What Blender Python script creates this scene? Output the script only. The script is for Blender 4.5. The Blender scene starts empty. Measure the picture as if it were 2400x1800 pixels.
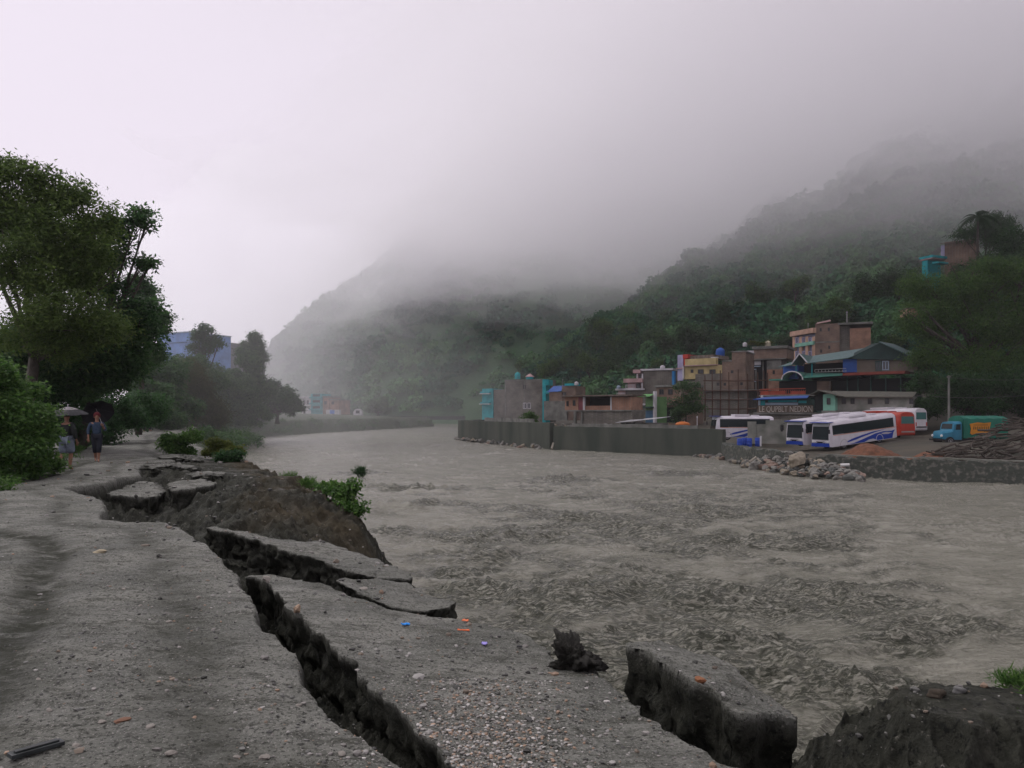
import bpy, bmesh, math, random
import numpy as np
from mathutils import Vector, Matrix
random.seed(7)
rng = np.random.default_rng(7)
R = math.radians
scene = bpy.context.scene
COL = scene.collection
FPX, CX, HY, CAMZ = 1848.0, 1200.0, 968.0, 1.6     # focal length, principal column, horizon row of the 2400x1800 photo; eye height
WATER = -3.4

# ------------------------------------------------------------------ projections used to read the plan of the place off the photograph
def W(px, py, d):
    return Vector(((px - CX) / FPX * d, d, CAMZ - (py - HY) / FPX * d))
def G(px, py, z=0.0):
    d = (CAMZ - z) * FPX / (py - HY)
    return ((px - CX) / FPX * d, d)

# ------------------------------------------------------------------ numpy noise
def _h(ix, iy, seed):
    h = (ix.astype(np.int64) * 374761393 + iy.astype(np.int64) * 668265263 + seed * 1442695041) & 0xFFFFFFFF
    h = ((h ^ (h >> 13)) * 1274126177) & 0xFFFFFFFF
    return (h ^ (h >> 16)) & 0xFFFFFFFF
def perlin(x, y, seed=0):
    x = np.asarray(x, float); y = np.asarray(y, float)
    x0 = np.floor(x); y0 = np.floor(y); fx = x - x0; fy = y - y0
    u = fx * fx * fx * (fx * (fx * 6 - 15) + 10); v = fy * fy * fy * (fy * (fy * 6 - 15) + 10)
    def g(ax, ay):
        a = _h(x0 + ax, y0 + ay, seed) * (2 * math.pi / 4294967296.0)
        return np.cos(a) * (fx - ax) + np.sin(a) * (fy - ay)
    a = g(0, 0); b = g(1, 0); c = g(0, 1); d = g(1, 1)
    return 1.5 * ((a * (1 - u) + b * u) * (1 - v) + (c * (1 - u) + d * u) * v)
def fbm(x, y, octv=4, seed=0, gain=0.5):
    s = 0; a = 1.0; f = 1.0
    for i in range(octv):
        s = s + a * perlin(np.asarray(x) * f, np.asarray(y) * f, seed + i * 17); a *= gain; f *= 2.03
    return s
def ridged(x, y, octv=3, seed=0, gain=0.5):
    s = 0; a = 1.0; f = 1.0
    for i in range(octv):
        n = 1 - np.abs(perlin(np.asarray(x) * f, np.asarray(y) * f, seed + i * 31)) * 1.6
        s = s + a * np.clip(n, 0, 1) ** 2; a *= gain; f *= 2.1
    return s
def sstep(a, b, x):
    t = np.clip((np.asarray(x, float) - a) / (b - a), 0, 1); return t * t * (3 - 2 * t)
def seg_dist(X, Y, pts):
    """distance to a polyline and side (+ on the right hand of its direction)"""
    best = np.full(np.shape(X), 1e18); side = np.ones(np.shape(X))
    for (ax, ay), (bx, by) in zip(pts[:-1], pts[1:]):
        dx, dy = bx - ax, by - ay; L = dx * dx + dy * dy + 1e-12
        t = np.clip(((X - ax) * dx + (Y - ay) * dy) / L, 0, 1)
        d = (X - ax - t * dx) ** 2 + (Y - ay - t * dy) ** 2
        c = (X - ax) * dy - (Y - ay) * dx
        m = d < best - 1e-12
        best = np.where(m, d, best); side = np.where(m, np.where(c >= 0, 1, -1), side)
    return np.sqrt(best), side
def in_poly(X, Y, poly):
    ins = np.zeros(np.shape(X), bool); n = len(poly); j = n - 1
    for i in range(n):
        xi, yi = poly[i]; xj, yj = poly[j]
        c = ((yi > Y) != (yj > Y)) & (X < (xj - xi) * (Y - yi) / (yj - yi + 1e-15) + xi)
        ins ^= c; j = i
    return ins

# ------------------------------------------------------------------ objects
def link(o, parent=None):
    COL.objects.link(o)
    if parent is not None: o.parent = parent
    return o
def mesh_np(name, V, F, mat=None, parent=None, smooth=True, attrs=None):
    V = np.asarray(V, np.float32); F = np.asarray(F, np.int32); k = F.shape[1]
    me = bpy.data.meshes.new(name)
    me.vertices.add(len(V)); me.vertices.foreach_set('co', V.ravel())
    me.loops.add(F.size); me.loops.foreach_set('vertex_index', F.ravel())
    me.polygons.add(len(F)); me.polygons.foreach_set('loop_start', np.arange(0, F.size, k, dtype=np.int32))
    me.polygons.foreach_set('use_smooth', np.full(len(F), smooth))
    me.update(calc_edges=True)
    for an, av in (attrs or {}).items():
        av = np.asarray(av, np.float32)
        if av.ndim == 1:
            a = me.attributes.new(an, 'FLOAT', 'POINT'); a.data.foreach_set('value', av)
        else:
            a = me.attributes.new(an, 'FLOAT_COLOR', 'POINT')
            a.data.foreach_set('color', np.c_[av, np.ones(len(av))].astype(np.float32).ravel())
    if mat: me.materials.append(mat)
    o = bpy.data.objects.new(name, me)
    return link(o, parent)
def grid_faces(nr, nc):
    i = np.arange((nr - 1) * (nc - 1)); r = i // (nc - 1); c = i % (nc - 1)
    a = r * nc + c
    return np.c_[a, a + 1, a + nc + 1, a + nc]
def empty(name, loc=(0, 0, 0), rz=0.0):
    o = bpy.data.objects.new(name, None); o.location = loc; o.rotation_euler = (0, 0, rz)
    o.empty_display_size = 0.2
    return link(o)
def tag(o, label=None, cat=None, group=None, kind=None):
    if label: o['label'] = label
    if cat: o['category'] = cat
    if group: o['group'] = group
    if kind: o['kind'] = kind
    return o
def kids(o):
    return [c for c in COL.objects if c.parent is o]
def copy_tree(o, parent=None):
    c = o.copy(); COL.objects.link(c)
    if parent is not None: c.parent = parent
    for ch in kids(o): copy_tree(ch, c)
    return c

class MB:
    """collects verts and faces of one mesh"""
    def __init__(s): s.v = []; s.f = []
    def add(s, vs, fs):
        n = len(s.v); s.v += [tuple(p) for p in vs]; s.f += [tuple(i + n for i in f) for f in fs]; return s
    def box(s, lo, hi, M=None, bev=0.0):
        (x0, y0, z0), (x1, y1, z1) = lo, hi
        vs = [Vector(p) for p in ((x0, y0, z0), (x1, y0, z0), (x1, y1, z0), (x0, y1, z0), (x0, y0, z1), (x1, y0, z1), (x1, y1, z1), (x0, y1, z1))]
        if M is not None: vs = [M @ p for p in vs]
        return s.add(vs, [(0, 3, 2, 1), (4, 5, 6, 7), (0, 1, 5, 4), (1, 2, 6, 5), (2, 3, 7, 6), (3, 0, 4, 7)])
    def hexa(s, p):   # 8 corners: bottom ring then top ring
        return s.add(p, [(0, 3, 2, 1), (4, 5, 6, 7), (0, 1, 5, 4), (1, 2, 6, 5), (2, 3, 7, 6), (3, 0, 4, 7)])
    def tube(s, pts, rad, n=6, cap=True):
        pts = [Vector(p) for p in pts]
        if not hasattr(rad, '__len__'): rad = [rad] * len(pts)
        rings = []
        for i, p in enumerate(pts):
            d = (pts[min(i + 1, len(pts) - 1)] - pts[max(i - 1, 0)]).normalized()
            a = d.orthogonal().normalized() if abs(d.z) < 0.9 else d.cross(Vector((0, 1, 0))).normalized()
            if abs(d.z) < 0.9: a = d.cross(Vector((0, 0, 1))).normalized()
            b = d.cross(a)
            rings.append([p + (a * math.cos(2 * math.pi * k / n) + b * math.sin(2 * math.pi * k / n)) * rad[i] for k in range(n)])
        vs = [q for r_ in rings for q in r_]; fs = []
        for i in range(len(rings) - 1):
            for k in range(n):
                k2 = (k + 1) % n; fs.append((i * n + k, i * n + k2, (i + 1) * n + k2, (i + 1) * n + k))
        if cap: fs.append(tuple(range(n - 1, -1, -1))); fs.append(tuple((len(rings) - 1) * n + k for k in range(n)))
        return s.add(vs, fs)
    def loft(s, rings, cap=True, closed=True):
        n = len(rings[0]); vs = [q for r_ in rings for q in r_]; fs = []
        for i in range(len(rings) - 1):
            for k in range(n if closed else n - 1):
                k2 = (k + 1) % n; fs.append((i * n + k, i * n + k2, (i + 1) * n + k2, (i + 1) * n + k))
        if cap: fs.append(tuple(range(n - 1, -1, -1))); fs.append(tuple((len(rings) - 1) * n + k for k in range(n)))
        return s.add(vs, fs)
    def prism(s, poly, d0, d1, axis='y'):
        """poly of 2D points extruded along an axis"""
        n = len(poly)
        def P(u, v, w): return (u, w, v) if axis == 'y' else ((w, u, v) if axis == 'x' else (u, v, w))
        vs = [P(u, v, d0) for u, v in poly] + [P(u, v, d1) for u, v in poly]
        fs = [tuple(range(n)), tuple(range(2 * n - 1, n - 1, -1))] + [(k, (k + 1) % n + 0, (k + 1) % n + n, k + n) for k in range(n)]
        return s.add(vs, fs)
    def build(s, name, mat=None, parent=None, smooth=False, bevel=0.0):
        me = bpy.data.meshes.new(name); me.from_pydata(s.v, [], s.f)
        bm = bmesh.new(); bm.from_mesh(me)
        if bevel: bmesh.ops.bevel(bm, geom=bm.edges[:], offset=bevel, segments=2, profile=0.7, affect='EDGES', clamp_overlap=True)
        bmesh.ops.recalc_face_normals(bm, faces=bm.faces[:]); bm.to_mesh(me); bm.free()
        if smooth:
            for p in me.polygons: p.use_smooth = True
            if smooth == 'auto': me.set_sharp_from_angle(angle=R(40))
        if mat: me.materials.append(mat)
        return link(bpy.data.objects.new(name, me), parent)

# ------------------------------------------------------------------ materials
MATS = {}
def mat(name, col, rough=0.7, col2=None, scale=3.0, bump=0.0, bscale=None, metal=0.0, spec=0.22, attr=None, detail=6, stretch=None, fac=(0.35, 0.65), transl=0.0):
    """one surface: two colours mixed by noise in object space, bump, and an optional per-point tint"""
    if name in MATS: return MATS[name]
    m = bpy.data.materials.new(name); m.use_nodes = True; MATS[name] = m
    nt = m.node_tree; N = nt.nodes; L = nt.links; b = N['Principled BSDF']
    b.inputs['Base Color'].default_value = (*col, 1); b.inputs['Roughness'].default_value = rough
    b.inputs['Metallic'].default_value = metal; b.inputs['Specular IOR Level'].default_value = spec
    tc = N.new('ShaderNodeTexCoord'); vec = tc.outputs['Object']
    if stretch:
        mp = N.new('ShaderNodeMapping'); mp.inputs['Scale'].default_value = stretch; L.new(vec, mp.inputs['Vector']); vec = mp.outputs['Vector']
    out = None
    if col2 is not None:
        n = N.new('ShaderNodeTexNoise'); n.inputs['Scale'].default_value = scale; n.inputs['Detail'].default_value = detail; L.new(vec, n.inputs['Vector'])
        mr = N.new('ShaderNodeMapRange'); mr.inputs['From Min'].default_value = fac[0]; mr.inputs['From Max'].default_value = fac[1]; L.new(n.outputs['Fac'], mr.inputs['Value'])
        mx = N.new('ShaderNodeMix'); mx.data_type = 'RGBA'; mx.inputs['A'].default_value = (*col, 1); mx.inputs['B'].default_value = (*col2, 1)
        L.new(mr.outputs['Result'], mx.inputs['Factor']); out = mx.outputs['Result']
    if attr:
        at = N.new('ShaderNodeAttribute'); at.attribute_name = attr
        mu = N.new('ShaderNodeMix'); mu.data_type = 'RGBA'; mu.blend_type = 'MULTIPLY'; mu.inputs['Factor'].default_value = 1
        if out is None: mu.inputs['A'].default_value = (*col, 1)
        else: L.new(out, mu.inputs['A'])
        L.new(at.outputs['Color'], mu.inputs['B']); out = mu.outputs['Result']
    if out is not None: L.new(out, b.inputs['Base Color'])
    if bump:
        n2 = N.new('ShaderNodeTexNoise'); n2.inputs['Scale'].default_value = bscale or scale * 4; n2.inputs['Detail'].default_value = 8; L.new(vec, n2.inputs['Vector'])
        bp = N.new('ShaderNodeBump'); bp.inputs['Strength'].default_value = 1.0; bp.inputs['Distance'].default_value = bump
        L.new(n2.outputs['Fac'], bp.inputs['Height']); L.new(bp.outputs['Normal'], b.inputs['Normal'])
    if transl:
        tr = N.new('ShaderNodeBsdfTranslucent'); ms = N.new('ShaderNodeMixShader'); ms.inputs[0].default_value = transl
        if out is not None: L.new(out, tr.inputs['Color'])
        else: tr.inputs['Color'].default_value = (*col, 1)
        L.new(b.outputs[0], ms.inputs[1]); L.new(tr.outputs[0], ms.inputs[2]); L.new(ms.outputs[0], N['Material Output'].inputs['Surface'])
    return m
# ================================================================== camera, sky, sun, air
cam = bpy.data.cameras.new('camera'); camo = link(bpy.data.objects.new('camera', cam))
cam.sensor_width = 36.0; cam.lens = 36.0 * FPX / 2400.0; cam.clip_start = 0.1; cam.clip_end = 6000
camo.location = (0, 0, CAMZ); camo.rotation_euler = (R(90), 0, 0); cam.shift_y = (HY - 900) / 2400.0
scene.camera = camo
SUN_EL, SUN_AZ = 60.0, -62.0
w = bpy.data.worlds.new('World'); scene.world = w; w.use_nodes = True
nt = w.node_tree; N = nt.nodes; L = nt.links; bg = N['Background']
sky = N.new('ShaderNodeTexSky'); sky.sky_type = 'NISHITA'; sky.sun_disc = False; sky.sun_elevation = R(SUN_EL); sky.sun_rotation = R(SUN_AZ)
sky.air_density = 1.0; sky.dust_density = 6.0; sky.ozone_density = 1.0
bw = N.new('ShaderNodeHueSaturation'); bw.inputs['Saturation'].default_value = 0.06; L.new(sky.outputs['Color'], bw.inputs['Color'])
tn = N.new('ShaderNodeMix'); tn.data_type = 'RGBA'; tn.blend_type = 'MULTIPLY'; tn.inputs['Factor'].default_value = 1
tn.inputs['B'].default_value = (1.0, 0.918, 1.04, 1)
oc = N.new('ShaderNodeMix'); oc.data_type = 'RGBA'; oc.inputs['Factor'].default_value = 0.9; oc.inputs['B'].default_value = (3.9, 3.9, 3.9, 1); L.new(bw.outputs['Color'], oc.inputs['A'])   # overcast: the cloud deck evens the sky out
L.new(oc.outputs['Result'], tn.inputs['A']); L.new(tn.outputs['Result'], bg.inputs['Color'])
bg.inputs['Strength'].default_value = 0.15
sun = bpy.data.lights.new('sun', 'SUN'); suno = link(bpy.data.objects.new('sun', sun)); sun.energy = 1.5; sun.angle = R(60); sun.color = (1, 0.97, 0.94)
sd_ = Vector((math.sin(R(SUN_AZ)) * math.cos(R(SUN_EL)), math.cos(R(SUN_AZ)) * math.cos(R(SUN_EL)), math.sin(R(SUN_EL))))
suno.rotation_euler = sd_.to_track_quat('Z', 'Y').to_euler()
vs = scene.view_settings; vs.view_transform = 'Standard'; vs.look = 'None'; vs.exposure = 0.5; vs.gamma = 1; vs.use_curve_mapping = False
cy = scene.cycles
cy.max_bounces = 16; cy.diffuse_bounces = 3; cy.glossy_bounces = 2; cy.transmission_bounces = 2; cy.volume_bounces = 14; cy.transparent_max_bounces = 8
cy.use_denoising = True; cy.caustics_reflective = False; cy.caustics_refractive = False; cy.sample_clamp_indirect = 4.0
def vol(name, col, dens, an=0.0):
    m = bpy.data.materials.new(name); m.use_nodes = True; n_ = m.node_tree.nodes
    n_.remove(n_['Principled BSDF']); v = n_.new('ShaderNodeVolumePrincipled')
    v.inputs['Color'].default_value = (*col, 1); v.inputs['Density'].default_value = dens; v.inputs['Anisotropy'].default_value = an
    m.node_tree.links.new(v.outputs[0], n_['Material Output'].inputs['Volume'])
    return m
HZ = MB(); HZ.box((-900, -80, -6.2), (1100, 1600, 420))
tag(HZ.build('haze', vol('air', (0.97, 0.96, 0.98), 0.00018)), 'thin grey mist filling the whole valley', kind='stuff')
def cloud_layer(i, base, amp, dens, top, shift):
    """a sheet of cloud lying along the hillside: undulating underside, uneven edges, flat-ish top"""
    nx, ny = 90, 80
    u = np.linspace(0, 1, nx); v = np.linspace(0, 1, ny)
    U, Vv = np.meshgrid(u, v)
    Y = 60 + 1400 * Vv ** 1.5; U = U ** 1.25
    left = 20 - 0.20 * Y + shift + 28 * fbm(Y / 110 + i * 5, Y * 0 + i, 3, 90 + i)
    X = left + (1000 - left) * U ** 1.4
    Z = base - 0.125 * np.clip(X, 0, 280) + amp * (0.55 * fbm(X / 130 + i * 3.1, Y / 170, 2, 40 + i) + 0.45 * fbm(X / 45, Y / 60, 3, 70 + i))
    edge = sstep(0, 0.30, U) ** 1.3
    Zt = Z + 2.5 + (top - Z + 12 * fbm(X / 90, Y / 90, 2, 60 + i)) * edge
    n = nx * ny
    V = np.r_[np.c_[X.ravel(), Y.ravel(), Z.ravel()], np.c_[X.ravel(), Y.ravel(), Zt.ravel()]]
    F1 = grid_faces(ny, nx)
    side = []
    bd = list(range(nx)) + [r_ * nx + nx - 1 for r_ in range(1, ny)] + [(ny - 1) * nx + c for c in range(nx - 2, -1, -1)] + [r_ * nx for r_ in range(ny - 2, 0, -1)]
    for a, b in zip(bd, bd[1:] + bd[:1]): side.append((a, a + n, b + n, b))
    F = np.r_[F1[:, ::-1], F1 + n, np.array(side)]
    o = mesh_np('low_cloud', V, F, vol('cloud_air', (0.99, 0.985, 0.995), dens))
    bm = bmesh.new(); bm.from_mesh(o.data); bmesh.ops.recalc_face_normals(bm, faces=bm.faces[:]); bm.to_mesh(o.data); bm.free()
    tag(o, 'grey cloud bank lying low over the wooded hillside', kind='stuff', group='layers of low cloud on the hills')
CLOUDS = [(44, 16, 0.0018, 190, -65), (54, 18, 0.0032, 205, -35), (67, 20, 0.0042, 185, -85), (84, 22, 0.0048, 195, -15), (104, 22, 0.0048, 210, -40)]
for i, c_ in enumerate(CLOUDS): cloud_layer(i, *c_)

def mist_body(label, c, r, dens, seed):
    """a rounded bank of mist lying in the valley"""
    nu, nv = 48, 24; U, Vv = np.meshgrid(np.linspace(0, 2 * math.pi, nu, endpoint=False), np.linspace(-math.pi / 2 + .02, math.pi / 2 - .02, nv))
    k = 1 + .18 * np.sin(U * 3 + seed) * np.cos(Vv * 2) + .10 * np.sin(U * 5 + Vv * 4 + seed)
    X = c[0] + r[0] * k * np.cos(Vv) * np.cos(U); Y = c[1] + r[1] * k * np.cos(Vv) * np.sin(U); Z = np.clip(c[2] + r[2] * k * np.sin(Vv), -5.6, None)
    a = np.arange(nu * nv).reshape(nv, nu); F = np.stack([a[:-1], np.roll(a, -1, 1)[:-1], np.roll(a, -1, 1)[1:], a[1:]], -1).reshape(-1, 4)
    V = np.c_[X.ravel(), Y.ravel(), Z.ravel()]; nn = len(V); V = np.r_[V, [[c[0], c[1], Z[0].mean()]], [[c[0], c[1], Z[-1].mean()]]]
    cap = [(a[0, (i + 1) % nu], a[0, i], nn, nn) for i in range(nu)]
    me = MB(); me.add(V, [tuple(f) for f in F] + [(a[0, (i + 1) % nu], a[0, i], nn) for i in range(nu)] + [(a[-1, i], a[-1, (i + 1) % nu], nn + 1) for i in range(nu)])
    tag(me.build('mist', vol('mist_air', (0.98, 0.98, 0.99), dens), None, True), label, kind='stuff')
mist_body('thin mist hanging over the upstream river and its left bank', (-66, 165, 2), (58, 115, 32), 0.0015, 1)
mist_body('mist filling the valley before the far spur', (-230, 640, 10), (330, 310, 150), 0.0042, 2)
mist_body('low mist among the trees of the left bank', (-46, 102, 4), (30, 52, 22), 0.0012, 4)
# ================================================================== left bank: road, washed-out edge, soil
EDGE = [(3.2, 0.6), (1.2, 1.8), (0.35, 2.7), (-0.41, 3.56), (-0.64, 3.86), (-0.77, 4.03), (-0.96, 4.28), (-1.11, 4.56), (-1.27, 4.86), (-1.46, 5.38), (-1.65, 5.68), (-2.0, 6.24), (-2.5, 7.36),
        (-2.77, 7.93), (-3.52, 9.39), (-4.16, 10.3), (-4.71, 11.24), (-5.18, 11.9), (-5.8, 11.9), (-6.45, 12.3), (-7.3, 14.2), (-8.1, 15.4), (-8.83, 16.1), (-10.0, 17.5), (-9.93, 18.1),
        (-9.7, 18.8), (-10.1, 20.1), (-10.0, 21.1), (-11.3, 23.6), (-12.2, 26.2), (-11.7, 27.4), (-10.6, 27.2), (-9.2, 27.6), (-9.8, 28.5), (-13.2, 34), (-25, 60), (-50, 128), (-56, 150), (-50, 200), (-31, 292), (-60, 330), (-140, 380)]
def rough_line(pts, step=0.22, amp=0.07, seed=3):
    out = []; acc = 0
    for (ax, ay), (bx, by) in zip(pts[:-1], pts[1:]):
        L_ = math.hypot(bx - ax, by - ay); n = max(1, int(L_ / step)) if L_ < 4 else 8
        for k in range(n):
            t = k / n; s_ = acc + t * L_
            off = amp * float(fbm(np.array([s_ * 1.7]), np.array([seed * 9.1]), 3, seed)[0]) * (1 if L_ < 4 else 4)
            nx_, ny_ = (by - ay) / L_, -(bx - ax) / L_
            out.append((ax + (bx - ax) * t + nx_ * off, ay + (by - ay) * t + ny_ * off))
        acc += L_
    out.append(pts[-1]); return out
EDGE_R = rough_line(EDGE)
# heights of the torn soil beyond the lip (x, y, z)
SOIL = [(0.9, 2.4, -0.9), (0.2, 3.3, -0.62), (-0.3, 3.95, -0.6), (-0.75, 4.6, -0.6), (-1.1, 5.3, -0.6), (-1.5, 6.1, -0.65), (-2.1, 7.4, -0.7), (-2.9, 8.9, -0.75), (-3.9, 10.6, -0.7),
        (1.3, 3.2, -1.6), (0.6, 4.0, -0.75), (0.0, 5.0, -0.75), (-0.6, 6.2, -0.8), (-1.4, 7.8, -0.85), (-2.2, 9.3, -0.9),
        (1.05, 4.6, -1.5), (0.55, 5.4, -1.9), (-0.1, 6.9, -2.0), (1.5, 4.2, -1.1), (1.72, 4.6, -0.85), (1.75, 3.7, -0.8), (1.5, 5.5, -1.5), (1.92, 5.25, -0.72), (2.0, 5.6, -1.1), (2.1, 6.4, -2.4), (0.9, 6.6, -2.6), (1.4, 7.4, -3.2),
        (2.05, 4.1, -0.5), (2.0, 3.3, -0.6), (2.02, 5.2, -0.6), (2.22, 5.15, -0.48), (2.3, 4.9, -0.28), (2.36, 4.6, -0.04), (2.64, 4.72, 0.03), (2.85, 4.7, 0.06), (3.2, 4.7, 0.08), (3.4, 4.5, -0.05), (2.8, 3.6, -0.35), (4.2, 5.0, 0.05), (5, 4, 0.05), (4.5, 6.2, -0.6),
        (3.0, 6.0, -1.4), (2.6, 5.4, -1.0), (2.3, 5.6, -1.4), (2.7, 5.1, -0.4), (3.4, 7.3, -3.4), (5.5, 7.5, -2.6), (2.4, 7.0, -3.3), (7, 5, -0.6), (9, 7, -3.5), (12, 5, -3.5),
        (0.4, 7.6, -3.4), (-0.3, 8.8, -3.4), (-0.8, 9.9, -2.6), (-1.6, 10.4, -1.5), (-0.2, 11.5, -3.8), (-1.5, 13.5, -3.4),
        (-3.0, 11.0, -0.85), (-4.2, 11.7, -0.75), (-4.6, 12.8, -0.6), (-3.4, 12.6, -0.75), (-2.6, 13.2, -1.2), (-2.2, 12.2, -1.6), (-1.5, 15.5, -3.5), (-3.0, 15.8, -1.02), (-3.3, 14.2, -0.85), (-4.5, 15.0, -0.5), (-4.2, 18.0, -0.30), (-3.8, 17.3, -0.45), (-3.3, 17.0, -0.72), (-5.4, 20.9, -0.22),
        (-4.0, 20.0, -2.4), (-2.2, 17.8, -2.6), (-3.0, 22.0, -3.7), (-6.4, 17.2, -0.2), (-7.0, 20.0, -0.15), (-7.2, 23.4, -0.1), (-6.2, 24.5, -1.6), (-5.5, 26.5, -3.4), (-8.8, 26.6, 0.0), (-7.8, 28.5, -2.0), (-7.0, 30, -3.4),
        (-5.6, 12.5, -1.15), (-6.3, 13.3, -1.25), (-7.4, 15.2, -1.2), (-8.5, 16.8, -1.05), (-9.4, 17.8, -0.55), (-9.0, 18.6, -0.5), (-8.2, 17.6, -0.8), (-9.4, 19.8, -0.6), (-9.6, 21.0, -0.5), (-10.9, 23.8, -0.35), (-11.8, 26.0, -0.12), (-10.4, 25.2, -0.06), (-9.3, 23.0, -0.08), (-8.4, 21.2, -0.12), (-7.3, 18.6, -0.35), (-6.6, 15.2, -0.75), (-5.6, 14.0, -0.8), (-10.8, 26.6, -0.04)]
SP = np.array(SOIL); SXY = SP[:, :2]
def _k(r_): return r_
A_ = _k(np.sqrt(((SXY[:, None] - SXY[None]) ** 2).sum(-1))); n_ = len(SP)
A2 = np.zeros((n_ + 1, n_ + 1)); A2[:n_, :n_] = A_ - 0.02 * np.eye(n_); A2[:n_, n_] = 1; A2[n_, :n_] = 1
SW = np.linalg.solve(A2, np.r_[SP[:, 2], 0])
def soil_z(X, Y):
    X = np.asarray(X, float); Y = np.asarray(Y, float); z = np.full(X.shape, SW[-1])
    for (sx, sy), wv in zip(SXY, SW[:-1]): z = z + wv * np.sqrt((X - sx) ** 2 + (Y - sy) ** 2)
    return np.clip(z, -4.6, 0.25)
HEAP = [(-4.3, 13.6), (-3.4, 13.2), (-2.4, 14.2), (-2.2, 16.5), (-4.5, 22.5), (-8, 29), (-11, 29), (-9, 24), (-7, 20.5), (-6.2, 17), (-5.2, 14.6)]
def bank_z(X, Y, info=False):
    X = np.asarray(X, float); Y = np.asarray(Y, float)
    d, s = seg_dist(X, Y, EDGE_R); s = np.where(in_poly(X, Y, EDGE_R + [(-500, 380), (-500, -5), (3.2, -5)]), -1, 1)
    sd = d * s                                   # + on the river side
    far = sstep(27.0, 31.0, Y)
    near = soil_z(X, Y)
    dist = np.hypot(X, Y)
    near = near + (0.16 * ridged(X * 1.7, Y * 1.7, 4, 5, 0.6) - 0.16) * np.clip(1 - far, 0, 1) + 0.045 * fbm(X * 4.5, Y * 4.5, 3, 15, 0.6) + 0.12 * fbm(X * 1.1, Y * 1.1, 3, 25)
    farz = np.where(sd < 3.2, -0.1 - 3.9 * sstep(0.1, 3.2, sd) + 0.5 * fbm(X / 3, Y / 3, 3, 9) * sstep(0, 2, sd), -4.0)
    low = near * (1 - far) + farz * far
    lip = sstep(-0.01, 0.10 + 0.05 * np.clip(dist - 8, 0, 20) / 6, sd + 0.015 * fbm(X * 9, Y * 9, 2, 33))
    # the road itself: ruts, ripples, mud, slight sag toward the lip
    rut = 0.0
    for off, dp, wd in ((0.62, 0.022, .20), (1.72, 0.045, .20), (2.35, 0.03, .22)):
        rut = rut - dp * np.exp(-((sd + off + 0.14 * fbm(Y / 2.5, X * 0, 2, 61)) / wd) ** 2) * sstep(1.2, 3.2, Y + .8 * fbm(Y / 3 + off * 9, X, 2, 62))
    rip = 0.009 * perlin(X * 1.6 + Y * 0.9, Y * 4.4, 8) * sstep(0.1, 0.6, fbm(X / 1.7, Y / 1.7, 2, 77) + 0.4)
    road = 0.014 * fbm(X / 1.2, Y / 1.2, 4, 3) + 0.010 * fbm(X * 6, Y * 9, 4, 91, .6) + rip + rut * sstep(60, 30, Y) - 0.06 * np.exp(-np.clip(-sd, 0, 9) / 0.35)
    verge = -sd - (3.4 + 0.35 * np.clip(Y - 4, 0, 14) + 0.3 * fbm(Y / 3, X / 3, 2, 12))   # left verge, beyond the track
    road = road + np.where(verge > 0, 0.28 * np.clip(verge, 0, 60) ** 0.7, 0) * (1 - 0.55 * sstep(0, 25, Y)) - 0.07 * np.exp(-((verge - 0.0) / 0.35) ** 2)
    z = road * (1 - lip) + np.minimum(low, road) * lip
    if info: return z, sd, lip, verge, far, np.clip(-rut / .036, 0, 1)
    return z
nc = 820
az = np.linspace(R(-37), R(59), nc); rr = np.r_[2.2 * np.exp(np.linspace(0, math.log(42 / 2.2), 1000)), 42 * np.exp(np.linspace(0, math.log(10), 130))[1:]]; nr = len(rr)
AZ, RR = np.meshgrid(az, rr)
X = RR * np.sin(AZ); Y = RR * np.cos(AZ)
need = ~((AZ > R(6)) & (RR > 15)) & ~((AZ > R(-8)) & (RR > 60) & (RR < 180))
Z = np.full(X.shape, -4.6); SDI = np.ones(X.shape); LIP = np.ones(X.shape); VERGE = -np.ones(X.shape); FAR = np.zeros(X.shape); MUD = np.zeros(X.shape)
Z[need], SDI[need], LIP[need], VERGE[need], FAR[need], MUD[need] = bank_z(X[need], Y[need], True)
Z = np.where(Y > 400, np.minimum(Z, -4.2), Z)
grass = np.clip(sstep(0.1, 0.9, VERGE + 0.5 * fbm(X, Y, 3, 7)), 0, 1) * (1 - LIP)
grass = np.maximum(grass, FAR * LIP * 0.9); grass = np.maximum(grass, sstep(88, 110, Y))
heap = sstep(0.0, 0.8, np.where(in_poly(X, Y, HEAP), 1, -1) * seg_dist(X, Y, HEAP + HEAP[:1])[0] + 0.5 * fbm(X / 1.1, Y / 1.1, 3, 18))
brown = LIP * (1 - FAR) * heap * np.clip(0.75 + 0.9 * fbm(X / 1.6, Y / 1.6, 3, 19), 0, 1)
stony = np.clip(0.5 + 0.8 * fbm(X / 0.9, Y / 0.9, 3, 29), 0, 1)
gm = bpy.data.materials.new('muddy_road_and_soil'); gm.use_nodes = True
nt = gm.node_tree; N = nt.nodes; L = nt.links; b = N['Principled BSDF']
tc = N.new('ShaderNodeTexCoord')
def noise(scale, det=6, rough=0.55, stretch=None, dist=0.0):
    v = tc.outputs['Object']
    if stretch:
        mp = N.new('ShaderNodeMapping'); mp.inputs['Scale'].default_value = stretch; L.new(v, mp.inputs['Vector']); v = mp.outputs['Vector']
    n = N.new('ShaderNodeTexNoise'); n.inputs['Scale'].default_value = scale; n.inputs['Detail'].default_value = det; n.inputs['Roughness'].default_value = rough
    n.inputs['Distortion'].default_value = dist; L.new(v, n.inputs['Vector']); return n.outputs['Fac']
def ramp(f, a, b_):
    m = N.new('ShaderNodeMapRange'); m.inputs['From Min'].default_value = a; m.inputs['From Max'].default_value = b_; L.new(f, m.inputs['Value']); return m.outputs['Result']
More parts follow.
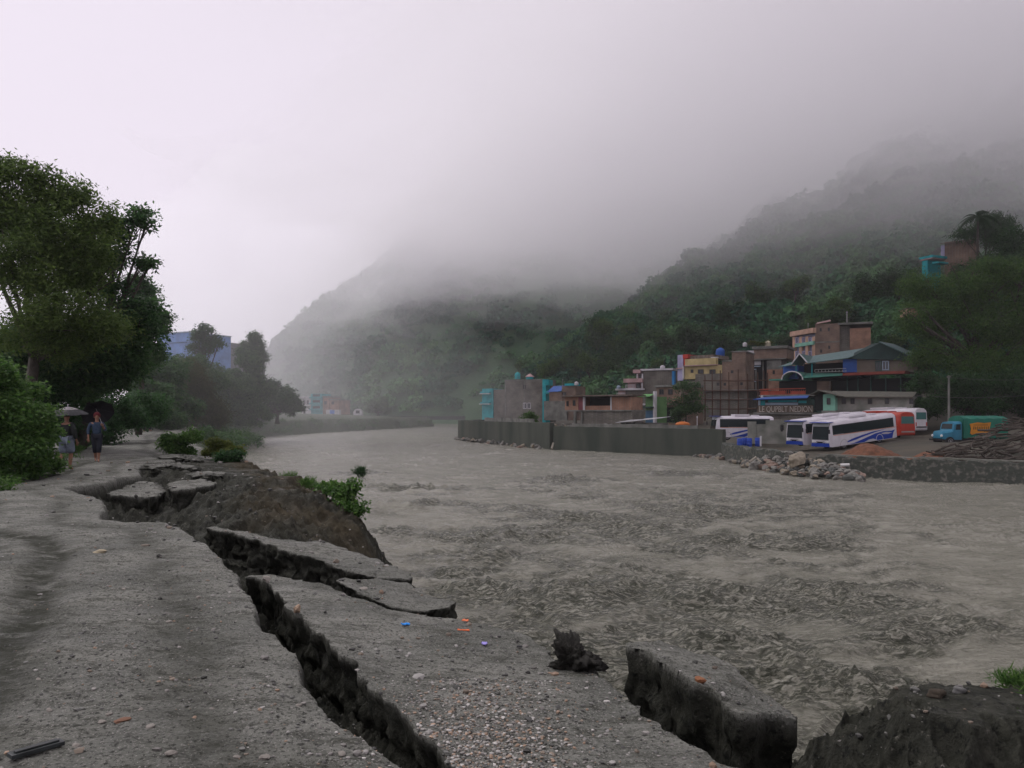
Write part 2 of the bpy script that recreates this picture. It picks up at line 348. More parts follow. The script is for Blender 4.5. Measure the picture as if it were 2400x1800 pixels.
def mix(f, a, b_, mode='MIX'):
    m = N.new('ShaderNodeMix'); m.data_type = 'RGBA'; m.blend_type = mode
    if isinstance(f, float): m.inputs['Factor'].default_value = f
    else: L.new(f, m.inputs['Factor'])
    for k, v in (('A', a), ('B', b_)):
        if isinstance(v, tuple): m.inputs[k].default_value = (*v, 1)
        else: L.new(v, m.inputs[k])
    return m.outputs['Result']
def attr(n_):
    a = N.new('ShaderNodeAttribute'); a.attribute_name = n_; return a.outputs['Fac']
def mul(a, b_):
    m = N.new('ShaderNodeMath'); m.operation = 'MULTIPLY'
    for i, v in enumerate((a, b_)):
        if isinstance(v, float): m.inputs[i].default_value = v
        else: L.new(v, m.inputs[i])
    return m.outputs[0]
road = mix(ramp(noise(1.1, 5), 0.38, 0.62), (0.190, 0.192, 0.168), (0.112, 0.116, 0.101))
road = mix(mul(ramp(noise(3.4, 9, 0.72, (1, 2.8, 1), 0.6), 0.50, 0.60), 0.85), road, (0.066, 0.068, 0.056))
road = mix(mul(ramp(noise(1.6, 9, 0.7, (1, 1.6, 1), 0.4), 0.56, 0.66), 0.7), road, (0.050, 0.052, 0.039))
road = mix(ramp(noise(75, 3, 0.7), 0.575, 0.645), road, (0.30, 0.29, 0.265))
road = mix(ramp(noise(38, 5, 0.75), 0.525, 0.60), road, (0.040, 0.041, 0.035))
soil = mix(ramp(noise(5, 8, 0.7), 0.35, 0.65), (0.018, 0.0195, 0.015), (0.048, 0.049, 0.038))
soil = mix(ramp(noise(22, 5, 0.75), 0.60, 0.70), soil, (0.13, 0.125, 0.105))
soil = mix(ramp(noise(13, 5, 0.75), 0.54, 0.62), soil, (0.010, 0.011, 0.009))
brn = mix(ramp(noise(3.5, 8, 0.7), 0.35, 0.65), (0.024, 0.021, 0.013), (0.060, 0.050, 0.031))
brn = mix(ramp(noise(20, 4, 0.7), 0.64, 0.72), brn, (0.19, 0.16, 0.11))
grs = mix(ramp(noise(4, 8, 0.7), 0.35, 0.65), (0.012, 0.022, 0.008), (0.034, 0.05, 0.018))
road = mix(mul(mul(attr('mud'), ramp(noise(3.0, 8, 0.7, (1, 1.8, 1)), 0.34, 0.50)), 0.92), road, (0.028, 0.030, 0.021))
c = mix(attr('soil'), road, soil); c = mix(attr('brown'), c, brn); c = mix(attr('grass'), c, grs)
L.new(c, b.inputs['Base Color'])
rg = N.new('ShaderNodeMapRange'); L.new(noise(2.4, 4), rg.inputs['Value']); rg.inputs['From Min'].default_value = 0.4; rg.inputs['From Max'].default_value = 0.6
rg.inputs['To Min'].default_value = 0.55; rg.inputs['To Max'].default_value = 0.9; L.new(rg.outputs['Result'], b.inputs['Roughness'])
b.inputs['Specular IOR Level'].default_value = 0.10
bp = N.new('ShaderNodeBump'); bp.inputs['Distance'].default_value = 0.022; bp.inputs['Strength'].default_value = 1.0; L.new(noise(26, 8, 0.68), bp.inputs['Height'])
bp2 = N.new('ShaderNodeBump'); bp2.inputs['Distance'].default_value = 0.07; bp2.inputs['Strength'].default_value = 1.0; L.new(noise(5, 8, 0.65, (1, 1.8, 1)), bp2.inputs['Height']); L.new(bp.outputs['Normal'], bp2.inputs['Normal'])
L.new(bp2.outputs['Normal'], b.inputs['Normal'])
V = np.c_[X.ravel(), Y.ravel(), Z.ravel()]
F = grid_faces(nr, nc)[:, ::-1]
keep = ~((Z.ravel()[F] < -4.05).all(1))
road_o = mesh_np('road', V, F[keep], gm, attrs={'soil': sstep(0.0, 0.4, LIP).ravel(), 'brown': brown.ravel(), 'grass': grass.ravel(), 'mud': MUD.ravel()})
tag(road_o, 'grey muddy road with its river side torn away', kind='structure')
GROUND_MAT = gm

# ================================================================== the river
FLOW = Vector((0.35, -0.94, 0))
LUMPS = [(1800, 1275, 0.75, 2.6), (1880, 1405, 0.62, 2.6), (1640, 1405, 0.5, 1.6), (1720, 1405, 0.45, 1.2), (1330, 1125, 0.8, 3.0), (960, 1150, 1.0, 4.5), (990, 1190, 0.8, 3.5), (1560, 1110, 0.6, 3.0), (1230, 1200, 0.5, 2.2), (1340, 1215, 0.5, 2.0),
         (1180, 1390, 0.55, 1.7), (1290, 1410, 0.5, 1.5), (1390, 1395, 0.5, 1.4), (1600, 1560, 0.42, 1.0), (1960, 1610, 0.5, 1.3), (2060, 1630, 0.45, 1.0), (2350, 1480, 0.55, 2.2), (2230, 1440, 0.45, 1.6), (850, 1110, 0.7, 3.0), (1700, 1200, 0.4, 2.2), (1140, 1310, 0.4, 1.6),
         (1650, 1500, 0.42, 1.1), (1100, 1250, 0.5, 2.0), (900, 1250, 0.55, 1.6), (920, 1195, 0.5, 2.2), (1480, 1375, 0.4, 1.3), (1060, 1340, 0.5, 1.2), (1780, 1500, 0.35, 1.3), (2050, 1330, 0.3, 2.0)]
nc, nr = 1090, 900
az = np.linspace(R(-36), R(52), nc); rr = 6.0 * np.exp(np.linspace(0, math.log(430 / 6.0), nr))
AZ, RR = np.meshgrid(az, rr); X = RR * np.sin(AZ); Y = RR * np.cos(AZ)
wx = X + 1.1 * fbm(X / 4, Y / 4, 2, 101); wy = Y + 1.1 * fbm(X / 4 + 9, Y / 4, 2, 102)
calm = sstep(-0.25, 0.45, fbm(X / 11, Y / 13, 2, 103) + 0.15)
band = np.exp(-((X - (-1.2 + 0.33 * (Y - 9))) / (2.5 + 0.18 * Y)) ** 2) * sstep(75, 18, Y)
lum = np.zeros(X.shape)
for k, (px, py, hh, ww) in enumerate(LUMPS):
    gx, gy = G(px, py, WATER); lum = np.maximum(lum, np.exp(-((X - gx) / (ww * 1.6)) ** 2 - ((Y - gy) / (ww * .8)) ** 2) * min(1, hh * 1.6))
turb = np.clip(0.30 + 0.35 * (1 - calm) + 0.55 * band, 0.2, 1.1)
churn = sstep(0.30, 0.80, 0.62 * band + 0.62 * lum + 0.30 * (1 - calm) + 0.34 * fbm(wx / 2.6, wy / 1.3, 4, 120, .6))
fleck = np.clip(ridged(wx / 2.8, wy / 0.95, 1, 105) - 0.62, 0, 1) * (0.4 + 0.9 * (1 - calm) + .6 * band)
h = turb * (0.20 * fbm(wx / 4.6, wy / 2.8, 2, 104) + 0.09 * fbm(wx / 1.9, wy / 1.3, 2, 109)) + 0.17 * fleck
h = h + (0.35 + 0.65 * churn) * 0.17 * (ridged(wx / 4.2, wy / 1.55, 1, 106) - 0.55) + churn * (0.075 * (ridged(wx / 1.5, wy / 0.62, 1, 112) - .55) + 0.040 * fbm(X * 1.7, Y * 2.6, 4, 110, .62)) + 0.010 * fbm(X * 1.2, Y * 3.2, 3, 108, .6)
for k, (px, py, hh, ww) in enumerate(LUMPS):
    gx, gy = G(px, py, WATER)
    ca, sa = math.cos(0.3 * math.sin(k * 2.3)), math.sin(0.3 * math.sin(k * 2.3))
    u = (X - gx) * ca + (Y - gy) * sa; v = -(X - gx) * sa + (Y - gy) * ca
    g = np.exp(-(u / ww) ** 2 - (v / (ww * 0.42)) ** 2)
    h = h + 0.52 * hh * g * (0.62 + 0.55 * (ridged(X / (ww * .7), Y / (ww * .28), 2, 200 + k) - 0.4))
h = h * sstep(420, 150, RR) ** 0.5
h = h * (0.35 + 0.65 * sstep(0, 1, 1.0))
wm = bpy.data.materials.new('muddy_water'); wm.use_nodes = True
nt = wm.node_tree; N = nt.nodes; L = nt.links; b = N['Principled BSDF']; tc = N.new('ShaderNodeTexCoord')
wc = mix(ramp(noise(0.5, 6, 0.6, (1, 1.6, 1)), 0.35, 0.65), (0.240, 0.234, 0.190), (0.185, 0.181, 0.143))
wc = mix(mul(ramp(noise(2.2, 9, 0.72, (1, 3.2, 1), 1.0), 0.53, 0.61), 0.62), wc, (0.066, 0.066, 0.047))  # dark flecks painted into the colour for wave faces that reflect little sky
wc = mix(mul(mul(attr('churn'), ramp(noise(3.4, 9, 0.74, (1, 3.0, 1), 1.4), 0.42, 0.53)), 0.95), wc, (0.027, 0.030, 0.018))  # shaded faces of breaking waves painted into the colour by the churn mask
wc = mix(mul(ramp(noise(2.6, 8, 0.7, (1, 2.2, 1), 1.2), 0.60, 0.72), 0.4), wc, (0.13, 0.12, 0.103))
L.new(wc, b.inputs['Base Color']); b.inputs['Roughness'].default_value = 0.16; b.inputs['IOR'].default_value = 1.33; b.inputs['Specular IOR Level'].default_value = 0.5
bp = N.new('ShaderNodeBump'); bp.inputs['Distance'].default_value = 0.17; bp.inputs['Strength'].default_value = 1.0; L.new(noise(2.4, 10, 0.64, (1, 2.4, 1), 1.2), bp.inputs['Height'])
L.new(bp.outputs['Normal'], b.inputs['Normal'])
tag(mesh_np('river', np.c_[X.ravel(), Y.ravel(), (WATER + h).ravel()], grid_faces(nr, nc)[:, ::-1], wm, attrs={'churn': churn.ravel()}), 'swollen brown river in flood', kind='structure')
# ================================================================== right bank terrain and hills
RBANK = [(75, 30), (36, 55), (24.6, 64), (22.5, 74), (24.2, 89), (6.4, 109), (-6.6, 142), (-9.4, 150), (-6, 162), (-8, 220), (-19, 292), (-45, 335), (-140, 385)]
FOOT = [(175, 10), (118, 90), (66, 165), (4, 300), (-14, 400), (40, 520), (200, 720)]
def right_z(X, Y):
    X = np.asarray(X, float); Y = np.asarray(Y, float)
    d, s = seg_dist(X, Y, RBANK); rb = d * s
    d, s = seg_dist(X, Y, FOOT); fd = d * s
    t = np.clip(rb / np.maximum(rb - fd, 1e-3), 0, 1)          # 0 at the bank, 1 at the foot of the hill
    flat = -2.55 + 1.2 * sstep(7, 20, rb) + 4.0 * sstep(19, 60, rb)
    hill = np.where(fd > 0, 0.60 * fd + 7 * (1 - np.exp(-fd / 12)), 0)
    hill = hill + np.where(fd > 0, sstep(0, 40, fd) * (16 * fbm(X / 90, Y / 90, 3, 210) + 5 * fbm(X / 26, Y / 26, 3, 211)), 0)
    z = flat + hill
    z = np.minimum(z, 330 + 0.05 * z)
    return np.where(rb < 0, -5.0, z)
nx, ny = 260, 300
xs = np.linspace(-260, 620, nx); ys = np.linspace(28, 760, ny); X, Y = np.meshgrid(xs, ys)
Z = right_z(X, Y)
hm = mat('hill_ground', (0.020, 0.055, 0.024), 0.9, (0.042, 0.09, 0.038), 0.06, 0.6, 0.5)
ym = mat('yard_earth', (0.085, 0.075, 0.055), 0.85, (0.055, 0.055, 0.042), 0.25, 0.05, 3)
Fh = grid_faces(ny, nx); zc = Z.ravel()[Fh]; yard = (zc.max(1) < 7.0)
keep = zc.max(1) > -4.9
V_ = np.c_[X.ravel(), Y.ravel(), Z.ravel()]
o = mesh_np('hills', V_, Fh[keep & ~yard], hm); tag(o, 'steep wooded hillside above the right bank', kind='structure')
# the yard and village ground gets its own finer sheet that ends on the bank line
nx2, ny2 = 200, 220
X2, Y2 = np.meshgrid(np.linspace(-30, 130, nx2), np.linspace(36, 300, ny2)); Z2 = right_z(X2, Y2); F2 = grid_faces(ny2, nx2)
z2 = Z2.ravel()[F2]
o = mesh_np('ground', np.c_[X2.ravel(), Y2.ravel(), Z2.ravel()], F2[(z2.min(1) > -4.9) & (z2.max(1) < 9)], ym); tag(o, 'earth yard of the village across the river', kind='structure')
# far spur closing the valley
RID = [(-420, 640, -5), (-215, 600, -4), (-182, 575, 22), (-170, 566, 48), (-150, 562, 66), (-121, 560, 86), (-95, 560, 105), (-70, 560, 126), (-45, 562, 138), (0, 575, 168), (60, 600, 205), (200, 640, 270), (500, 700, 330)]
rx = np.array([p[0] for p in RID]); ry = np.interp; 
xs = np.linspace(-420, 500, 240); ty = np.linspace(-1.0, 1.0, 90)
rY = np.interp(xs, rx, [p[1] for p in RID]); rH = np.interp(xs, rx, [p[2] for p in RID]) + 3.5 * fbm(xs / 30, xs * 0, 3, 220)
T, XX = np.meshgrid(ty, xs, indexing='ij'); HH = np.broadcast_to(rH, T.shape); YY = np.broadcast_to(rY, T.shape) + T * np.maximum(HH * 1.35, 25)
ZZ = -5 + (HH + 5) * (1 - np.abs(T)) + np.sin(np.clip(1 - np.abs(T), 0, 1) * math.pi) * (9 * fbm(XX / 50, YY / 50, 3, 221))
far_o = mesh_np('hills', np.c_[XX.ravel(), YY.ravel(), ZZ.ravel()], grid_faces(90, 240), hm); tag(far_o, 'far wooded spur fading into cloud', kind='structure')
# ------------------------------------------------------------------ forest: leafy crowns spread over the slopes (one uncountable mass per slope)
def crown(nq, seed, tall=1.0, leaf=0.16):
    r_ = np.random.default_rng(seed)
    d = r_.normal(size=(nq, 3)); d /= np.linalg.norm(d, axis=1)[:, None]; d[:, 2] = np.abs(d[:, 2]) * 1.0 - 0.25
    lob = 1 + 0.28 * np.sin(d[:, 0] * 4 + seed) * np.cos(d[:, 1] * 5 + seed * 2) + 0.16 * np.sin(d[:, 2] * 9 + d[:, 0] * 6)
    p = d * (lob * (0.72 + 0.30 * r_.random(nq) ** 0.5))[:, None]; p[:, 2] *= tall
    nrm = d + 0.75 * r_.normal(size=(nq, 3)); nrm /= np.linalg.norm(nrm, axis=1)[:, None]
    a = np.cross(nrm, r_.normal(size=(nq, 3))); a /= np.linalg.norm(a, axis=1)[:, None]; bb = np.cross(nrm, a)
    s = leaf * (0.6 + 0.8 * r_.random(nq))[:, None]
    q = np.stack([p - a * s - bb * s * .55, p + a * s * .2 - bb * s * .75, p + a * s * 1.2 + bb * s * .1, p - a * s * .1 + bb * s * .75], 1)
    return q                                                     # nq,4,3
CROWNS = [crown(210, 300 + i, (0.85, 1.0, 1.25, 0.75, 1.5, 0.95)[i], 0.17) for i in range(6)]
fol_far = mat('forest_leaves', (1, 1, 1), 0.6, attr='tint', spec=0.05)
def forest(name, label, P, S, T):
    Vs = []; Cs = []
    for i in range(len(P)):
        q = CROWNS[i % 6][:(210 if S[i] > 2.0 else 80)]; q = q if S[i] > 2.0 else q.mean(1, keepdims=True) + (q - q.mean(1, keepdims=True)) * 1.7; a = rng.random() * 6.283; ca, sa = math.cos(a), math.sin(a)
        M = np.array([[ca, -sa, 0], [sa, ca, 0], [0, 0, 1]])
        Vs.append((q.reshape(-1, 3) @ M.T) * S[i] + P[i])
        lv = (0.75 + 0.5 * rng.random((len(q), 1, 1))) * T[i][None, None, :]
        Cs.append(np.broadcast_to(lv, (len(q), 4, 3)).reshape(-1, 3))
    Vv = np.concatenate(Vs); Cc = np.concatenate(Cs)
    o = mesh_np(name, Vv, np.arange(len(Vv)).reshape(-1, 4), fol_far, attrs={'tint': Cc}, smooth=False)
    return tag(o, label, kind='stuff')
def tints(n, X, Y):
    base = np.array([0.038, 0.120, 0.052]); lt = np.array([0.080, 0.175, 0.066]); dk = np.array([0.016, 0.064, 0.036])
    k = np.clip(0.45 + 0.75 * fbm(X / 40, Y / 40, 3, 230) + 0.22 * rng.normal(size=n), 0, 1)[:, None]
    return np.where(k < .5, dk + (base - dk) * k * 2, base + (lt - base) * (k - .5) * 2)
pts = []
while len(pts) < 23000:
    a = rng.uniform(R(-22), R(40)); d = 95 + 430 * rng.random() ** 1.25
    x, y = d * math.sin(a), d * math.cos(a); pts.append((x, y))
for _ in range(6500):
    a = rng.uniform(R(-9), R(12)); d = 225 + 230 * rng.random(); pts.append((d * math.sin(a), d * math.cos(a)))
P = np.array(pts); zz = right_z(P[:, 0], P[:, 1]); dF, sF = seg_dist(P[:, 0], P[:, 1], FOOT)
ok = (zz > 5.5) & (zz < 190) & (dF * sF > 3); P = P[ok]; zz = zz[ok]
S = (0.9 + 3.0 * rng.random(len(P)) ** 3.2) * (0.85 + 0.3 * (P[:, 1] > 220))
forest('forest', 'dense green woodland covering the near hillside', np.c_[P, zz + S * 0.45], S, tints(len(P), P[:, 0], P[:, 1]))
u = rng.random(4200); xi = -215 + 420 * u; tt = np.where(rng.random(4200) < .35, rng.uniform(-.06, .02, 4200), -0.02 - 0.93 * rng.random(4200))
rYi = np.interp(xi, rx, [p[1] for p in RID]); hi = np.interp(xi, xs, rH); yi = rYi + tt * np.maximum(hi * 1.35, 25); zi = -5 + (hi + 5) * (1 - np.abs(tt))
S = 1.8 + 4.4 * rng.random(4200) ** 2.6
forest('forest', 'hazy woodland covering the far spur', np.c_[xi, yi, zi + S * 0.3], S, tints(4200, xi, yi))
# ================================================================== broken slabs of road, clods, gravel, litter
from mathutils.bvhtree import BVHTree
SLAB_TOPS = []
def resample(pts, n):
    P = np.array(pts, float); s = np.r_[0, np.cumsum(np.linalg.norm(np.diff(P, axis=0), axis=1))]; t = np.linspace(0, s[-1], n)
    return np.c_[[np.interp(t, s, P[:, k]) for k in range(3)]].T
def slab(name, label, near, far, thick, nu=120, nv=24, jag=0.05, seed=1, lean=0.0, brown=0.0, bumpy=0.012):
    """a torn-off plate: top lofted between its near and far edge (px, py, z), ragged broken sides of soil"""
    A = resample([(*G(px, py, z), z) for px, py, z in near], nu); B = resample([(*G(px, py, z), z) for px, py, z in far], nu)
    v = np.linspace(0, 1, nv)[:, None, None]; P = A[None] * (1 - v) + B[None] * v                 # nv,nu,3
    def warp(Q, am=1.0):
        x, y = Q[..., 0], Q[..., 1]
        Q = Q.copy(); Q[..., 0] = x + am * jag * fbm(x * 3.3 + seed * 7, y * 3.3, 4, 400 + seed, 0.6); Q[..., 1] = y + am * jag * fbm(x * 3.3, y * 3.3 + seed * 5, 4, 430 + seed, 0.6)
        return Q
    top = warp(P); top[..., 2] += bumpy * 2.2 * fbm(top[..., 0] * 1.3, top[..., 1] * 1.3, 3, 460 + seed) + bumpy * 0.6 * fbm(top[..., 0] * 7, top[..., 1] * 7, 3, 470 + seed)
    idx = np.arange(nu * nv).reshape(nv, nu)
    ring = np.r_[idx[0, :], idx[1:, -1], idx[-1, -2::-1], idx[-2:0:-1, 0]]
    T = top.reshape(-1, 3); Rg = T[ring]; c = T.mean(0)
    cen = np.roll(Rg, -1, 0) - np.roll(Rg, 1, 0); out = np.c_[cen[:, 1], -cen[:, 0]]; out /= np.linalg.norm(out, axis=1)[:, None] + 1e-9
    K = 18; rows = []; soilv = [np.zeros(len(T))]
    arc = np.r_[0, np.cumsum(np.linalg.norm(np.diff(Rg, axis=0), axis=1))]
    Sm = Rg.copy()
    for _ in range(14): Sm = (np.roll(Sm, 1, 0) + np.roll(Sm, -1, 0) + Sm) / 3
    for k in range(1, K + 1):
        t = k / K; wq = min(1.0, t * 5); q = Rg * (1 - wq) + Sm * wq; q[:, 2] = Rg[:, 2]; q[:, 2] -= thick * t
        a = jag * 1.7 * fbm(arc * 3.6, np.full(len(arc), t * thick * 4.2), 3, 480 + seed, 0.55) * min(1, t * 2.5) - 0.10 * t * thick + lean * t - 0.03 * sstep(0.08, 0.3, t)
        q[:, :2] += out * a[:, None]; q[:, 2] += 0.02 * fbm(arc * 7, np.full(len(arc), t * 3), 2, 490 + seed)
        rows.append(q); soilv.append(np.full(len(q), 1.0 if k > 1 else 0.75))
    V = np.concatenate([T] + rows); n0 = len(T); m = len(ring); F = [grid_faces(nv, nu)]
    prev = ring
    for k in range(K):
        cur = n0 + k * m + np.arange(m); F.append(np.c_[prev, np.roll(prev, -1), np.roll(cur, -1), cur][:, ::-1]); prev = cur
    bot = c.copy(); bot[2] -= thick; V = np.r_[V, bot[None]]; soilv.append(np.ones(1))
    cap = np.c_[prev, np.roll(prev, -1), np.full(m, len(V) - 1), np.full(m, len(V) - 1)]
    V32 = V; s_ = np.concatenate(soilv)
    o = mesh_np(name, V32, np.concatenate(F), GROUND_MAT, attrs={'soil': s_, 'brown': np.full(len(V), brown) * s_, 'grass': np.zeros(len(V))})
    bm = bmesh.new(); bm.from_mesh(o.data); bmesh.ops.recalc_face_normals(bm, faces=bm.faces[:])
    bm.to_mesh(o.data); bm.free()
    SLAB_TOPS.append((T, grid_faces(nv, nu)))
    return tag(o, label, 'road slab')
slab('road_slab', 'long wide gravelly slab of road split off beside the main crack',
     [(573, 1352, -.12), (602, 1349, -.10), (652, 1384, -.10), (681, 1418, -.09), (721, 1455, -.09), (775, 1509, -.09), (830, 1563, -.09), (884, 1620, -.08), (938, 1675, -.08), (992, 1719, -.08), (1043, 1780, -.08), (1150, 1900, -.08), (1300, 2080, -.1)],
     [(596, 1344, -.12), (668, 1352, -.14), (770, 1380, -.18), (811, 1393, -.20), (884, 1418, -.22), (992, 1436, -.24), (1065, 1452, -.25), (1208, 1486, -.25), (1263, 1507, -.24), (1300, 1533, -.22), (1380, 1577, -.2), (1412, 1596, -.18), (1463, 1632, -.16), (1507, 1674, -.15), (1561, 1712, -.14), (1615, 1748, -.13), (1700, 1778, -.12), (1800, 1830, -.12), (1950, 1950, -.12), (2050, 2080, -.12)],
     0.62, 300, 90, 0.045, 2)
slab('road_slab', 'long narrow slab tilted toward the water above the smaller slab',
     [(484, 1237, -.14), (522, 1246, -.15), (613, 1268, -.2), (681, 1294, -.25), (739, 1308, -.3), (793, 1333, -.34), (866, 1348, -.38), (958, 1360, -.42)],
     [(496, 1231, -.14), (558, 1244, -.18), (652, 1262, -.26), (757, 1271, -.34), (811, 1287, -.40), (866, 1308, -.45), (920, 1327, -.48), (962, 1343, -.47)], 0.42, 200, 22, 0.06, 3)
slab('road_slab', 'short curved slab hanging over the water beyond the gravelly slab',
     [(792, 1366, -.22), (826, 1385, -.24), (866, 1399, -.27), (938, 1427, -.30), (992, 1432, -.32), (1066, 1420, -.36)],
     [(804, 1357, -.24), (884, 1353, -.33), (949, 1368, -.40), (1010, 1393, -.42), (1064, 1412, -.40)], 0.26, 140, 20, 0.045, 4)
slab('road_slab', 'grey slab with a deep dark broken face sunk in the pit',
     [(257, 1158, -.28), (298, 1162, -.28), (361, 1165, -.28), (388, 1151, -.26)], [(262, 1152, -.28), (300, 1138, -.24), (325, 1128, -.22), (361, 1130, -.22), (386, 1146, -.25)], 0.9, 90, 18, 0.10, 5)
slab('road_slab', 'flat topped block standing at the river side of the pit',
     [(396, 1142, -.12), (407, 1149, -.12), (450, 1145, -.1), (497, 1137, -.1)], [(393, 1133, -.1), (430, 1126, -.06), (475, 1121, -.06), (501, 1131, -.08)], 0.85, 90, 16, 0.09, 6)
slab('road_slab', 'slab leaning into the river with a tall black broken face',
     [(1470, 1514, -.35), (1515, 1527, -.35), (1561, 1554, -.35), (1615, 1587, -.36), (1670, 1612, -.40), (1727, 1669, -.46), (1850, 1686, -.62)],
     [(1478, 1507, -.40), (1540, 1499, -.48), (1600, 1518, -.52), (1708, 1557, -.57), (1781, 1612, -.62), (1850, 1668, -.66)], 1.15, 160, 22, 0.05, 7, lean=0.12)
slab('road_slab', 'thin cracked asphalt plate lying flat above the pit', [(352, 1098, .0), (400, 1092, .01), (462, 1100, .0)], [(345, 1090, .02), (392, 1082, .03), (440, 1088, .02), (466, 1094, .0)], 0.12, 70, 12, 0.16, 8)
slab('road_slab', 'thin asphalt plate tipped up near the shrubs', [(372, 1074, .02), (420, 1072, .05), (470, 1082, .0)], [(380, 1066, .04), (430, 1063, .08), (476, 1073, .02)], 0.14, 70, 12, 0.16, 9)
slab('road_slab', 'small broken plate between the pit and the dirt bank', [(452, 1118, -.02), (480, 1113, .02), (520, 1116, -.05)], [(448, 1110, .0), (486, 1103, .05), (524, 1108, -.02)], 0.2, 60, 12, 0.12, 10)
# ------------------------------------------------------------------ stones
def stone_mesh(name, seed, m, flat=0.7, sub=2, rough=0.25):
    r_ = random.Random(seed); bm = bmesh.new(); bmesh.ops.create_icosphere(bm, subdivisions=sub, radius=1)
    for v in bm.verts:
        c = v.co; k = 1 + rough * math.sin(c.x * 2.3 + seed) * math.cos(c.y * 2.9 + seed * 1.7) + rough * 0.7 * math.sin(c.z * 3.7 + c.x * 2 + seed * .6) + r_.uniform(-.5, .5) * rough * .3
        v.co = Vector((c.x * k * r_.uniform(.98, 1.02), c.y * k * 0.8, c.z * k * flat))
    if rough > .35:
        from mathutils import noise as mn
        for v in bm.verts: v.co *= 1 + .9 * rough * mn.fractal(v.co * 2.2 + Vector((seed, 0, 0)), .7, 2.1, 5)
    me = bpy.data.meshes.new(name); bm.to_mesh(me); bm.free(); me.materials.append(m)
    for p in me.polygons: p.use_smooth = sub > 2
    return me
# height look-up over everything laid so far
VV = [np.asarray([v.co[:] for v in road_o.data.vertices]) if False else None]
nvr = len(road_o.data.vertices); co = np.empty(nvr * 3, np.float32); road_o.data.vertices.foreach_get('co', co); co = co.reshape(-1, 3)
ls = np.empty(len(road_o.data.loops), np.int32); road_o.data.loops.foreach_get('vertex_index', ls); ls = ls.reshape(-1, 4)
nearf = (np.hypot(co[:, 0], co[:, 1])[ls] < 34).all(1); ls = ls[nearf]
used, inv = np.unique(ls, return_inverse=True); vs_ = [co[used]]; fs_ = [inv.reshape(-1, 4)]; off = len(used)
for T, Fg in SLAB_TOPS: vs_.append(T); fs_.append(Fg + off); off += len(T)
BVH = BVHTree.FromPolygons(np.concatenate(vs_).tolist(), np.concatenate(fs_).tolist())
def drop(x, y):
    h_ = BVH.ray_cast(Vector((x, y, 5)), Vector((0, 0, -1)))
    return h_[0].z if h_[0] is not None else None
# ------------------------------------------------------------------ gravel: uncountable small stones pressed into road and slabs
ico = bmesh.new(); bmesh.ops.create_icosphere(ico, subdivisions=1, radius=1)
IV = np.array([v.co[:] for v in ico.verts]); IF = np.array([[l.index for l in f.verts] for f in ico.faces]); ico.free()
gv = []; gf = []; gc = []; off = 0
PAL = np.array([(.12, .12, .11), (.20, .19, .175), (.07, .07, .065), (.30, .29, .27), (.16, .13, .10), (.045, .045, .04), (.24, .17, .12)])
def pebble(x, y, s, col, sink=0.25):
    global off
    z = drop(x, y)
    if z is None or z < -3.2: return
    ax = rng.uniform(.7, 1.35, 3); ax[2] *= .65; a = rng.random() * 6.28; M = np.array([[math.cos(a), -math.sin(a), 0], [math.sin(a), math.cos(a), 0], [0, 0, 1]])
    j = 1 + 0.22 * rng.normal(size=(len(IV), 1)); gv.append((IV * j * ax * s) @ M.T + np.array([x, y, z + s * sink])); gf.append(IF + off); off += len(IV)
    gc.append(np.broadcast_to(col * rng.uniform(.8, 1.15), (len(IV), 3)))
for i in range(15000):
    a = rng.uniform(-.62, .48); d = 3.3 * math.exp(rng.random() ** 1.15 * math.log(20 / 3.3)); x, y = d * math.tan(a), d
    n1 = float(fbm(np.array([x * .9]), np.array([y * .9]), 2, 520)[0])
    if rng.random() > 0.35 + 0.9 * n1 + 0.25: continue
    s = (0.003 + 0.010 * rng.random() ** 4.5) * (1 + d * 0.05); k = rng.choice(7, p=[.34, .16, .2, .07, .08, .1, .05]); pebble(x, y, s, PAL[k])
for i in range(3600):                                   # the lighter, warmer stones strewn over the large slab
    py = 1600 + 260 * rng.random() ** .8; px = rng.normal(1130, 110); 
    x, y = G(px, py, -.15); k = rng.choice(7, p=[.12, .25, .08, .20, .15, .05, .15]); pebble(x, y, 0.003 + 0.009 * rng.random() ** 2.6, PAL[k] * 1.15, .4)
for i in range(1500):                                   # crumbs and stones in the crack and on the dirt bank
    k = rng.integers(0, len(SOIL)); x, y = SP[k, 0] + rng.normal() * .7, SP[k, 1] + rng.normal() * .9; q = rng.choice(7, p=[.2, .2, .15, .15, .15, .1, .05]); pebble(x, y, (0.008 + 0.03 * rng.random() ** 3) * (.6 + y * .05), PAL[q] * .8, .3)
peb = mat('pebble_stone', (1, 1, 1), 0.6, attr='tint', spec=0.2)
tag(mesh_np('gravel', np.concatenate(gv), np.concatenate(gf), peb, attrs={'tint': np.concatenate(gc)}, smooth=False), 'small loose stones strewn over road and slabs', kind='stuff')
